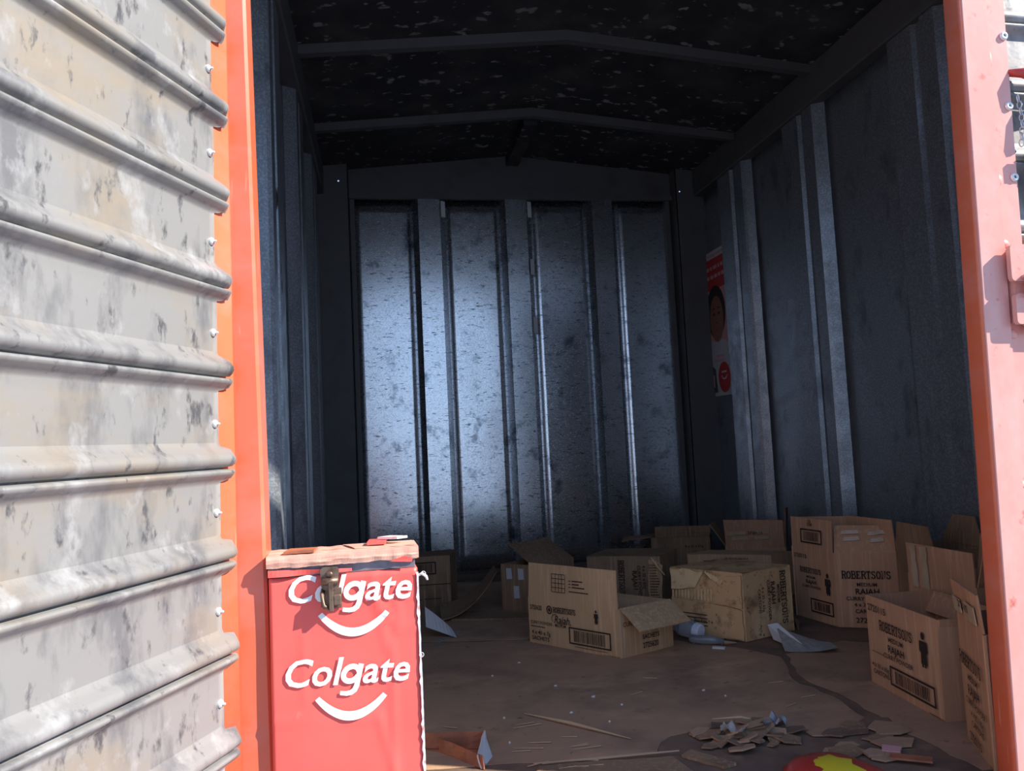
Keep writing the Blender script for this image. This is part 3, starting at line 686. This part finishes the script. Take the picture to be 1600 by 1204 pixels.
# J: 2720115 box
J_ = Carton('carton', 'open carton numbered 2720115 with dark figure and barcode on its long face', (1.262, 1.914), (1.234, 1.608), (1.424, 1.588), .228, 'cardred', seed=81, warp=.007)
fj = J_.face(0)
rt, xe = serif('ROBERTSONS', 0, 0, .023, .78)
J_.ink(fj, [txt('2720115', .016, .192, .024, .010), shifted(rt, .066, .151), txt('MEDIUM', .135, .129, .017, .012, align='CENTER'), txt('RAJAH', .135, .103, .025, .02, align='CENTER'), txt('CURRY POWDER', .140, .085, .0165, .012, align='CENTER'),
            rect(.022, .087, .078, .0885), txt('4 x 35 x 65g', .018, .048, .0155, .008), txt('CARTONS', .022, .031, .016, .012), figure(.252, .106, .082)])
J_.ink(fj, [barcode(.100, .022, .285, .070, 6, .005, .018)], name='barcode')
J_.flap(2, .06, -150); J_.flap(1, .055, -165, mt='cardred')

# K: nearest box at the right
K_ = Carton('carton', 'upright carton with taped raised flap beside the closed red door leaf', (1.223, 1.528), (1.136, 1.352), (1.375, 1.356), .262, 'cardred', seed=91, warp=.006)
fk = K_.face(0)
rt, xe = serif('ROBERTSONS', 0, 0, .024, .80)
K_.ink(fk, [shifted(rt, .014, .165), txt('MEDIUM', .10, .140, .018, .012, align='CENTER'), txt('RAJAH', .10, .110, .028, .02, align='CENTER'), txt('CURRY POWDER', .105, .088, .0175, .012, align='CENTER'),
            txt('4 x 35 x 65g', .11, .066, .017, .01, align='CENTER'), txt('CARTONS', .11, .046, .018, .012, align='CENTER'), txt('2720115', .085, .012, .024, .012, align='CENTER')])
K_.flap(0, .075, 6, warp=.004); fo, ff = K_.last
K_.ink(ff, [txt('2720115', .055, .028, .021, .02)], fo, .0065)
for x, y, w_, h_ in ((.008, .012, .055, .030), (.10, .010, .07, .038)):
    patch(K_, ff, ragged([(x, y), (x+w_, y+.003), (x+w_, y+h_), (x, y+h_)], int(x*900)+3, .002, .02), .003, .005, 'tape', 'tape_strip', fo)
K_.flap(2, .08, 10)

# boxes in the corner behind J and K
Mx = Carton('carton', 'carton with a raised flap and peeling tape, standing behind the numbered carton', (1.50, 2.06), (1.505, 1.80), (1.72, 1.78), .245, 'cardred', seed=101)
Mx.flap(0, .088, 2, warp=.006); fo, ff = Mx.last
for x, w_ in ((.022, .022), (.062, .026)):
    patch(Mx, ff, ragged([(x, -.03), (x+w_, -.035), (x+w_, .085), (x, .083)], int(x*990), .003, .02), .003, .006, 'tape', 'tape_strip', fo)
Mx.flap(1, .10, 20); Mx.flap(2, .10, 10)
Nx = Carton('carton', 'plain brown carton with a peaked flap against the ribbed wall', (1.66, 2.33), (1.64, 2.12), (1.795, 2.095), .29, 'carddark', seed=111)
Nx.flap(0, .07, 4, taper=.02); Nx.flap(2, .09, 8, taper=.05)
Nx.ink(Nx.last[1], [txt('4 x', .02, .02, .016, .01)], Nx.last[0], .005)

# ------------------------------------------------------------------ red chest with latch
ch_y = math.radians(2.5)
t = thing('wooden_counter', 'red paper-covered wooden counter front with two white smile logos and rusty hasp', 'counter', (.050, 1.298, 0), ch_y)
Wc, Dc, Hc = .236, .075, .484
obj('body', MB().bbox(-Wc, 0, 0, Dc, .0, Hc, .003), M['red'], t, True)
fr = MB().panel((-Wc+.001, -.0035, .002), (-.002, -.0035, .002), (-.002, -.0035, Hc-.001), (-Wc+.001, -.0035, Hc-.001), .003, 40, 50, 0)
cre = [((-.05, .0), (-.045, .36), .0022, .006), ((-.055, .36), (-.075, .48), .0018, .006), ((-.075, .44), (-.035, .39), .003, .004), ((-.035, .39), (.0, .388), .0015, .004), ((-.25, .262), (-.07, .250), .002, .004), ((-.07, .25), (-.04, .12), .002, .006),
       ((-.185, .29), (-.185, .40), .0014, .005), ((-.185, .36), (-.14, .385), .0014, .005), ((-.03, .40), (-.045, .47), .002, .005), ((-.16, .41), (-.10, .435), .0014, .005)]
def crease(x, z):
    d = .0012*noise.noise(Vector((x*9, z*9, 2)))
    for (a, b, h, w) in cre:
        vx, vz = b[0]-a[0], b[1]-a[1]; q = max(0, min(1, ((x-a[0])*vx+(z-a[1])*vz)/(vx*vx+vz*vz)))
        e = math.hypot(x-a[0]-q*vx, z-a[1]-q*vz); d += .75*h*math.exp(-(e/w)**2)
    return d
fr.v = [(x, y-crease(x, z), z) for x, y, z in fr.v]
fp = obj('paper_front', fr, M['red'], t, True, True)
def wordmark(s):
    """bold italic word with a single-storey g"""
    a = txt('Col', 0, 0, s, .017, .22, cw=1.04, space=1.02); x1 = max(p[0] for p in txt('Col', 0, 0, s, .017, 0, cw=1.04, space=1.02)[0])
    xh = .50*s; w = .0086; cx = x1+.0185; r = .0125; sh = lambda P: [(p[0]+.22*p[1], p[1]) for p in P]
    bowl = stroke(sh(ell(cx, xh*.5, r, xh*.5-w*.42, 26, 20, 340)), w)
    stem = stroke(sh([(cx+r+.0008, xh), (cx+r+.0008, xh*.4), (cx+r+.0008, -.004), (cx+r-.0012, -.0105), (cx+r-.0062, -.0142), (cx+r-.0130, -.0152), (cx-r+.001, -.0138)]), [w, w, w, w, w*.95, w*.85, w*.75])
    b = txt('ate', x1+.0388, 0, s, .017, .22, cw=1.04, space=1.02)
    v, f = join(a, bowl, stem, b); return [(p[0]*.955, p[1]) for p in v], f
def logo(x, z, tilt, name):
    s = .0600
    for nm, it in (('logo_lettering', [wordmark(s)]),
                   ('registered_mark', [stroke(ell(.2195, .038, .0036, .0036, 14), .0008), txt('R', .2178, .0360, .0052, .01)]),
                   ('logo_smile', [smile()])):
        v, f = join(*it); v = [(a, b) for a, b in v]; c, s2 = math.cos(tilt), math.sin(tilt); mb = MB()
        mb.v = [(x+a*c-b*s2, -.0064-crease(x+a*c-b*s2, z+a*s2+b*c), z+a*s2+b*c) for a, b in v]; mb.f = list(f)
        me = obj(nm, mb, M['white'], fp, True)
        # face outwards (-y)
        if me.data.polygons and me.data.polygons[0].normal.y > 0: me.data.flip_normals()
def smile():
    V, F = [], []; N = 28
    for k in range(N+1):
        w = -1+2*k/N; x = .108+.053*w; y = -.050+.030*(abs(w)**2.0); th = .0042+.0030*(1-w*w)
        dx, dy = 1, .030*2*w/.050; l = math.hypot(dx, dy)
        V += [(x-dy/l*th, y+dx/l*th*.95), (x+dy/l*th, y-dx/l*th*.95)]
    for k in range(N): F.append((2*k, 2*k+1, 2*k+3, 2*k+2))
    return V, F
logo(-.212, .444, math.radians(-2.4), 'a'); logo(-.220, .314, math.radians(-2.4), 'b')
obj('metal_strip', MB().bbox(-Wc, -.004, -.002, .010, Hc-.001, Hc+.018, .001), M['strip'], t, True)
lid = MB(); R7 = random.Random(12); N = 60; ring = []
for i in range(N+1):
    x = -Wc-.002+(Wc+.004)*i/N; sag = .004*math.sin(i*.9)*.3
    lo = Hc+.015+.004*noise.noise(Vector((x*40, 1, 0)))+.0012*noise.noise(Vector((x*160, 1, 0))); hi = Hc+.034+.0012*noise.noise(Vector((x*60, 5, 0)))
    yo = -.010+.0016*noise.noise(Vector((x*50, 9, 0)))
    ring.append([(x, yo, lo), (x, yo-.0015+.0012*noise.noise(Vector((x*70, 3, 0))), (lo*.6+hi*.4)+.003*noise.noise(Vector((x*30, 7, 0)))), (x, yo+.001, hi), (x, Dc+.004, hi), (x, Dc+.004, Hc+.016)])
for i, q in enumerate(ring): lid.v += q
for i in range(N):
    for j in range(5): lid.f.append((i*5+j, i*5+(j+1) % 5, i*5+5+(j+1) % 5, i*5+5+j))
lid.f += [tuple(range(5))[::-1], tuple(N*5+j for j in range(5))]
lo_ = obj('lid_board', lid, M['wood'], t, True)
obj('lid_paper', MB().panel((-.10, .012, Hc+.0355), (-.002, .008, Hc+.0355), (-.002, .074, Hc+.036), (-.12, .074, Hc+.036), .0008, 8, 4, .002, 3, 20), M['wood'], lo_, True)
rl = MB(); 
for i in range(21):
    w = i/20; x = -Wc+.13*w; h = .010*(1-w)+.002
    rl.v += [(x, -.007-.003*math.sin(w*9), Hc-.001+h*.2+.003*w), (x, -.008, Hc+.001+h+.004*w)]
for i in range(20): rl.f.append((2*i, 2*i+2, 2*i+3, 2*i+1))
obj('torn_paper', rl, M['red'], t, True)
rl = MB().add([(-.045, -.013, Hc+.013), (-.010, -.013, Hc+.010), (-.008, -.013, Hc+.016), (-.022, -.014, Hc+.021)], [(0, 1, 2, 3)])
obj('torn_paper', rl, M['red'], t, True)
# frayed white paper edge
fe_ = MB(); R8 = random.Random(5); n = 70
for i in range(n+1):
    z = .004+(Hc-.012)*i/n; w = .0022+R8.uniform(0, 1)**2*.0025
    fe_.v += [(-w, -.0062, z), (.0008+R8.uniform(-.0004, .0005), -.0064-R8.uniform(0, .0005), z), (.0010+R8.uniform(0, .0005), .002, z)]
for i in range(n): a = i*3; fe_.f += [(a, a+1, a+4, a+3), (a+1, a+2, a+5, a+4)]
obj('frayed_edge', fe_, M['paper'], t, True)
obj('paper_curl', MB().tube([(.0, -.004, .470), (.007, -.006, .473), (.013, -.008, .468), (.015, -.008, .462)], [.0022, .0025, .0025, .0018], 6), M['white'], t, True, True)
# hasp
hx = -.141
hs = obj('hasp', xz_prism(arcpoly([(hx-.013, Hc-.024), (hx+.013, Hc-.024), (hx+.015, Hc+.012), (hx-.015, Hc+.012)], .007), -.014, -.0085), M['bronze'], t, True)
obj('hasp_knuckle', MB().tube([(hx-.013, -.016, Hc-.010), (hx+.013, -.016, Hc-.010)], .0062, 10), M['bronze'], hs, True, True)
obj('hasp_screw', blob((hx, -.017, Hc+.001), (.0055, .004, .0055), 3), M['bronze'], hs, True, True)
obj('staple', MB().tube([(hx-.011, -.006, Hc-.024), (hx-.012, -.022, Hc-.03), (hx-.011, -.024, Hc-.046), (hx-.004, -.018, Hc-.052), (hx+.001, -.008, Hc-.052)], .0035, 8), M['bronze'], hs, True, True)
obj('hasp_tongue', MB().bbox(hx-.002, hx+.005, -.026, -.008, Hc-.056, Hc-.012, .001), M['bronze'], hs, True)
obj('staple_plate', MB().bbox(hx-.012, hx+.018, -.010, -.006, Hc-.054, Hc-.022, .001), M['bronze'], hs, True)
obj('staple_lug', MB().bbox(hx+.004, hx+.017, -.021, -.010, Hc-.048, Hc-.031, .002), M['bronze'], hs, True)
# scraps lying on the lid
ZL = Hc+.0345
def world_on_chest(x, y, z):
    c, s = math.cos(ch_y), math.sin(ch_y); return (.050+x*c-y*s, 1.298+x*s+y*c, z)
def flake(pts, z, th): return MB().prism([world_on_chest(a, b, 0)[:2] for a, b in pts], z, z+th)
single('wood_scrap', flake([(-.062, .045), (-.030, .030), (-.012, .038), (-.040, .058)], ZL+.009, .004), M['paper'], 'pale torn paper flake on top of the red counter', 'scrap')
single('paper_scrap', flake([(-.080, .025), (-.050, .022), (-.045, .060), (-.075, .065)], ZL+.003, .005), M['red'], 'small red paper flake beside the pale one on the red counter', 'scrap')
single('wood_flake', flake([(-.212, .000), (-.165, -.003), (-.160, .035), (-.205, .04)], ZL+.001, .004), M['orange'], 'flat orange wood flake on the red counter beside the door jamb', 'scrap')

# ------------------------------------------------------------------ poster on the right wall
PXW = PR-.006
t = thing('poster', 'old advertising poster with a face under a red band on the ribbed wall', 'poster', (PXW, 4.03, .885))
def pface(): return (Vector((PXW-.003, 4.185, .885)), Vector((0, -1, 0)), Vector((0, 0, 1)), Vector((-1, 0, 0)))
pw, ph = .40, .82; pf = pface()
obj('sheet', MB().panel((PXW, 4.185, .885), (PXW, 3.785, .885), (PXW, 3.785, 1.705), (PXW, 4.185, 1.705), .0012, 2, 2), M['posterwhite'], t)
def pd(name, items, mt, lift):
    for v, f in items: obj(name, place(v, f, pf, lift), M[mt], t)
pd('red_band', [rect(0, .60, .40, .775)], 'posterred', .0005)
pd('pale_stripe', [rect(0, .79, .40, .80)], 'posterpink', .0005)
R9 = random.Random(8); it = []
for r in range(2):
    x = .02
    while x < .38: w = R9.uniform(.02, .06); it.append(rect(x, .712-r*.05, min(x+w, .39), .732-r*.05)); x += w+.012
pd('band_lettering', it, 'posterpink', .0012)
pd('pink_backdrop', [([(0, .20), (.40, .20), (.40, .60), (0, .60)], [(0, 1, 2, 3)])], 'posterpink', .0003)
pd('hair_print', [disc(.17, .47, .12, .15, 24)], 'hair', .0008)
pd('face_print', [disc(.175, .43, .085, .13, 24)], 'skin', .0012)
pd('eyes_print', [disc(.145, .46, .014, .008, 12), disc(.207, .46, .014, .008, 12), stroke([(.125, .487), (.145, .494), (.163, .488)], .006), stroke([(.190, .488), (.207, .494), (.225, .487)], .006), stroke([(.165, .413), (.175, .407), (.187, .413)], .005)], 'hair', .0016)
pd('mouth_print', [([(.138, .382), (.175, .358), (.212, .382), (.175, .376)], [(0, 1, 2, 3)]), stroke([(.136, .383), (.155, .365), (.175, .357), (.195, .365), (.214, .383)], .008)], 'lip', .0016)
pd('shirt_print', [([(.03, .06), (.37, .06), (.33, .26), (.25, .31), (.10, .31), (.05, .26)], [tuple(range(6))])], 'posterwhite', .0010)
pd('slogan_lettering', [rect(.14, .215, .24, .228), rect(.12, .190, .25, .205), rect(.03, .05, .10, .12)], 'posterpink', .0014)
pd('dark_patch', [([(.0, .02), (.13, .02), (.12, .15), (.07, .18), (.03, .12)], [tuple(range(5))])], 'steel', .0013)
pd('round_badge', [disc(.225, .10, .075, .085, 24)], 'posterred', .0016)
pd('badge_marks', [stroke([(.19, .11), (.205, .095), (.225, .09), (.245, .095), (.26, .11)], .008), rect(.195, .125, .255, .135)], 'posterwhite', .0020)

# ------------------------------------------------------------------ flattened cardboard on the floor
R1 = random.Random(77)
def sheet(poly, z, th, mt, label, amp=.006, step=.05, name='cardboard_sheet'):
    return single(name, MB().prism(jag(poly, amp, step, R1), z, z+th), M[mt], label, 'cardboard')
sheet([(-.20, 2.78), (.113, 2.747), (.481, 2.656), (.80, 2.62), (1.10, 2.30), (1.155, 2.20), (1.08, 2.0), (1.10, 1.80), (1.09, 1.66), (.93, 1.655), (.86, 1.70), (.72, 1.735), (.62, 1.715), (.56, 1.64), (.30, 1.655), (.05, 1.69), (-.20, 1.72)], .0006, .0016, 'sheet', 'large trodden cardboard sheet covering the middle of the floor', .008, .04)
sheet([(-.25, 3.9), (.1, 3.95), (.75, 3.75), (.82, 2.9), (.49, 2.67), (.12, 2.76), (-.25, 2.80)], .0004, .0012, 'sheet', 'trodden cardboard sheet on the floor towards the back wall')
sheet([(1.185, 2.22), (1.42, 2.30), (1.75, 2.0), (1.70, 1.40), (1.13, 1.38), (1.115, 1.62), (1.13, 1.82), (1.112, 2.0)], .0004, .0012, 'sheet', 'cardboard sheet on the floor under the numbered carton', .007, .04)
sheet([(.30, 1.635), (.58, 1.605), (.60, 1.50), (.35, 1.49), (.27, 1.55)], .0008, .004, 'carddark', 'small brown cardboard piece with split edge near the doorway', .005, .03)
sheet([(.60, 1.60), (.66, 1.52), (.69, 1.53), (.63, 1.62)], .0008, .006, 'carddark', 'narrow brown cardboard offcut beside the split piece', .003, .02)

# crumbled cardboard heap (each scrap is its own piece)
heap = []
for i in range(34):
    a = R1.uniform(0, 6.28); r = R1.uniform(.0, 1)**.6
    cx, cy = .775+.115*r*math.cos(a), 1.655+.085*r*math.sin(a)
    n = R1.randint(4, 6); s = R1.uniform(.018, .048); a0 = R1.uniform(0, 6.28)
    poly = [(s*R1.uniform(.6, 1.1)*math.cos(a0+k*6.28/n), s*R1.uniform(.35, .8)*math.sin(a0+k*6.28/n)) for k in range(n)]
    mb = MB().prism(poly, 0, R1.uniform(.0025, .005)); tx, ty = R1.uniform(-.5, .5)*(1-r*.6), R1.uniform(-.5, .5)*(1-r*.6)
    mb.v = [(x+cx, y+cy, z+x*tx+y*ty) for x, y, z in mb.v]; zm = min(p[2] for p in mb.v)
    lift = .0022+max(0, (.8-r))*.020*R1.random()
    mb.v = [(x, y, z-zm+lift) for x, y, z in mb.v]
    single('cardboard_scrap', mb, M[R1.choice(['carddark', 'sheet', 'sheet', 'floor', 'carddark'])], 'torn brown cardboard scrap in the crumbled heap on the floor', 'scrap', 'scraps in the crumbled heap')
for i in range(16):
    cx, cy = R1.uniform(.90, 1.10), R1.uniform(1.46, 1.66); n = 5; s = R1.uniform(.03, .06); a0 = R1.uniform(0, 6.28)
    poly = [(cx+s*R1.uniform(.7, 1.1)*math.cos(a0+k*6.28/n), cy+s*R1.uniform(.4, .8)*math.sin(a0+k*6.28/n)) for k in range(n)]
    single('cardboard_scrap', MB().prism(poly, .0024+.00017*i, .0046+.00031*i), M[R1.choice(['sheet', 'floor', 'carddark', 'sheet'])], 'flat dark cardboard flake lying before the numbered carton', 'scrap', 'flat flakes before the numbered carton')
def film(c, s, a, seed):
    ca, sa = math.cos(a)*s, math.sin(a)*s; x, y, z = c
    return MB().panel((x-ca+sa*.4, y-sa-ca*.4, z), (x+ca+sa*.3, y+sa-ca*.3, z+.004), (x+ca*.8-sa*.5, y+sa*.8+ca*.5, z+.012), (x-ca-sa*.3, y-sa+ca*.3, z+.004), .001, 8, 6, .022, seed, 55)
single('plastic_scrap', film((.845, 1.665, .024), .036, .3, 8), M['clearbag'], 'shiny crumpled plastic film on the crumbled cardboard heap', 'scrap')
single('plastic_scrap', film((.735, 1.64, .026), .026, 2.2, 9), M['greypaper'], 'dull crumpled grey film inside the crumbled cardboard heap', 'scrap')
def spl(pts, r, label, group=None, mt='splinter', name='wood_splinter'):
    return single(name, MB().tube(pts, r, 5), M[mt], label, 'splinter', group)
spl([(.326, 1.944, .006), (.42, 1.836, .009), (.527, 1.713, .006)], [.0012, .0055, .001], 'long pale wooden splinter lying alone in the middle of the floor')
spl([(.60, 1.612, .010), (.42, 1.628, .008), (.29, 1.645, .006)], [.0015, .0028, .0012], 'long thin splinter along the split edge of the brown cardboard piece')
spl([(.72, 1.71, .030), (.78, 1.69, .034), (.80, 1.685, .030)], [.001, .004, .002], 'short pale splinter on top of the crumbled cardboard heap')
for i in range(15):
    x, y = R1.uniform(.20, .42), R1.uniform(1.60, 1.90); a = R1.uniform(-.5, .3); l = R1.uniform(.025, .07)
    spl([(x, y, .0042), (x+l*math.cos(a), y+l*math.sin(a), .0048)], [.0010, .0016], 'hair-thin wood sliver among others by the orange carton scrap', 'thin slivers by the orange scrap')
for i, (x, y) in enumerate(((.62, 2.0), (1.02, 1.85), (.95, 1.80), (1.0, 1.98), (.70, 2.13), (.12, 1.92))):
    a = R1.uniform(-.6, .6); spl([(x, y, .0042), (x+.04*math.cos(a), y+.04*math.sin(a), .005)], [.001, .0018], 'short wood sliver lying loose on the trodden floor', 'loose slivers on the floor')
for i in range(12):
    x, y = R1.uniform(.15, 1.05), R1.uniform(1.75, 2.5)
    if .42 < x < .95 and y > 2.25: y -= .4
    single('paper_crumb', blob((x, y, .0048), (R1.uniform(.003, .006), .003, .0028), i), M['newspaper'], 'tiny pale crumb lying on the trodden floor', 'crumb', 'pale crumbs on the floor')
single('paper_scrap', MB().prism([(1.003, 2.345), (1.035, 2.325), (1.045, 2.338), (1.013, 2.358)], .002, .0075), M['newspaper'], 'small pale rectangular chip before the stained torn carton', 'scrap')
# bottle and clear tube
t = thing('bottle', 'small clear bottle with a white ribbed cap lying under the drooping flap', 'bottle', (.985, 2.455, 0))
bd = Vector((.52, -.80, -.10)).normalized(); b0 = Vector((.965, 2.512, .040)); 
obj('bottle_body', MB().tube([b0, b0+bd*.003, b0+bd*.045, b0+bd*.058, b0+bd*.066], [.026, .030, .030, .024, .019], 18), M['clear'], t, smooth=True)
cp = MB(); a_v = bd.cross(Vector((0, 0, 1))).normalized(); b_v = bd.cross(a_v)
for k, (d, r) in enumerate(((.060, .024), (.062, .0245), (.080, .0245), (.083, .022), (.083, .0))):
    for q in range(36):
        rr = r*(1+(.03 if q % 2 and 0 < k < 3 else 0)); cp.v.append(b0+bd*d+(a_v*math.cos(q*math.pi/18)+b_v*math.sin(q*math.pi/18))*rr)
for k in range(4):
    for q in range(36): cp.f.append((k*36+q, k*36+(q+1) % 36, k*36+36+(q+1) % 36, k*36+36+q))
obj('cap', cp, M['cap'], t)
t = thing('plastic_tube', 'flattened clear plastic tube with a wooden point beside the bottle cap', 'tube', (1.02, 2.40, 0))
tb = MB().tube([(.960, 2.425, .016), (.968, 2.420, .018), (1.02, 2.388, .018), (1.055, 2.368, .014)], [.007, .013, .014, .008], 12); obj('tube_body', tb, M['clearbag'], t, smooth=True)
obj('point', MB().tube([(1.045, 2.372, .012), (1.098, 2.372, .006)], [.008, .001], 6), M['splinter'], t)
# crumpled paper
t = thing('crumpled_paper', 'folded white and grey paper lying before the stained torn carton', 'paper', (1.27, 2.28, 0))
pm = MB(); N = 10
for i in range(N+1):
    w = i/N
    for j in range(5):
        k = j/4; x = 1.222+.135*w-.03*k; y = 2.335-.105*w-.095*k+.03*w
        z = .004+.045*max(0, math.sin((1-w)*1.5))*(1-k)*(1-w)**.5+.020*w*(w-.4)*1.4*(.4+k*.6)+.004*abs(noise.noise(Vector((x*30, y*30, 0)))); pm.v.append((x, y, max(.004, z)))
for i in range(N):
    for j in range(4): a = i*5+j; pm.f.append((a, a+1, a+6, a+5))
kk = len(pm.v); pm.v += [(x, y, z-.0012) for x, y, z in pm.v]; pm.f += [tuple(i+kk for i in q[::-1]) for q in list(pm.f)]
obj('grey_sheet', pm, M['greypaper'], t)
fm = MB().add([(1.205, 2.365, .055), (1.232, 2.350, .062), (1.262, 2.235, .010), (1.232, 2.245, .006), (1.212, 2.345, .012), (1.24, 2.34, .02)], [(0, 3, 2, 1), (0, 4, 3), (1, 2, 5)])
obj('white_fold', fm, M['newspaper'], t)
single('leaf', MB().tube([(1.36, 2.45, .006), (1.40, 2.53, .012), (1.43, 2.60, .008)], [.002, .009, .001], 5), M['carddark'], 'dry curled brown strip between the stained carton and the tall printed one', 'leaf')
# paper strips at left
single('paper_strip', MB().prism([(.155, 2.745), (.175, 2.735), (.262, 2.865), (.245, 2.875)], .002, .0035), M['greypaper'], 'narrow grey paper strip on the floor beside the red counter', 'paper')
wp = MB(); 
for i in range(9):
    w = i/8; wp.v += [(.13+.105*w, 2.84-.02*w, .100*(1-w)**.8+.006), (.13+.105*w, 2.80-.03*w, .04*(1-w)+.003)]
for i in range(8): wp.f.append((2*i, 2*i+1, 2*i+3, 2*i+2))
kk = len(wp.v); wp.v += [(x, y+.0015, z) for x, y, z in wp.v]; wp.f += [tuple(i+kk for i in q[::-1]) for q in list(wp.f)]
single('paper_leaf', wp, M['newspaper'], 'curved white paper leaf sticking out from behind the red counter', 'paper')
# torn orange carton by the chest
t = thing('torn_carton', 'torn open orange-brown carton scrap lying beside the red counter', 'carton', (.12, 1.72, 0))
obj('back_panel', MB().panel((.065, 1.80, .004), (.195, 1.76, .004), (.200, 1.765, .040), (.065, 1.81, .034), .003, 6, 3, .006, 2, 30), M['orange'], t)
obj('front_panel', MB().panel((.10, 1.775, .002), (.185, 1.655, .002), (.185, 1.665, .026), (.10, 1.785, .030), .003, 6, 3, .006, 5, 30), M['orange'], t)
obj('end_panel', MB().panel((.183, 1.66, .002), (.212, 1.715, .002), (.203, 1.762, .042), (.176, 1.67, .026), .003, 4, 3, .004, 6, 30), M['newspaper'], t)
obj('bottom_panel', MB().prism([(.07, 1.795), (.10, 1.772), (.184, 1.66), (.21, 1.715), (.195, 1.757)], .0022, .004), M['orange'], t)
# red and yellow packet at the bottom edge
t = thing('snack_packet', 'red foil packet with a jagged yellow burst lying near the doorway', 'packet', (.82, 1.43, 0))
pk = MB(); cxp, cyp = .845, 1.405; N = 28
for j, (r, z) in enumerate(((1, .003), (1, .007), (.85, .022), (.5, .033), (.0, .036))):
    for k in range(N):
        a = 2*math.pi*k/N; e = 1/ (abs(math.cos(a))**3+abs(math.sin(a))**3)**(1/3)
        x, y = .085*r*e*math.cos(a), .105*r*e*math.sin(a); c, s = math.cos(.25), math.sin(.25)
        pk.v.append((cxp+x*c-y*s, cyp+x*s+y*c, z+.004*noise.noise(Vector((x*40, y*40, 0)))*(j > 1)))
for j in range(4):
    for k in range(N): pk.f.append((j*N+k, j*N+(k+1) % N, j*N+N+(k+1) % N, j*N+N+k))
obj('foil', pk, M['packetred'], t, smooth=True)
def pkz(x, y): r = min(1, math.hypot((x-cxp)/.085, (y-cyp)/.105)); return .0385-.030*r**2.4
st = [(cxp-.022+(.058 if k % 2 else .040)*math.cos(k*math.pi/9), cyp-.012+(.070 if k % 2 else .052)*math.sin(k*math.pi/9)) for k in range(18)]
cpt = (cxp-.022, cyp-.012); sv = [(*cpt, pkz(*cpt))]; sf = []
for ringk in (.33, .66, 1.0):
    for p in st:
        x, y = cpt[0]+(p[0]-cpt[0])*ringk, cpt[1]+(p[1]-cpt[1])*ringk; sv.append((x, y, pkz(x, y)+.001))
for k in range(18): sf.append((0, 1+k, 1+(k+1) % 18))
for q in range(2):
    for k in range(18): sf.append((1+q*18+k, 1+q*18+18+k, 1+q*18+18+(k+1) % 18, 1+q*18+(k+1) % 18))
obj('yellow_burst', MB().add(sv, sf), M['packetyellow'], t, smooth=True)
single('paper_scrap', MB().prism([(.995, 1.495), (1.025, 1.478), (1.045, 1.50), (1.015, 1.522)], .0085, .0105), M['posterpink'], 'small pink-red paper bit on the flat cardboard flakes', 'scrap')
single('cardboard_scrap', MB().prism([(.985, 1.455), (1.05, 1.415), (1.065, 1.435), (1.0, 1.475)], .0085, .0125), M['orange'], 'reddish brown cardboard strip next to the pink paper bit', 'scrap')
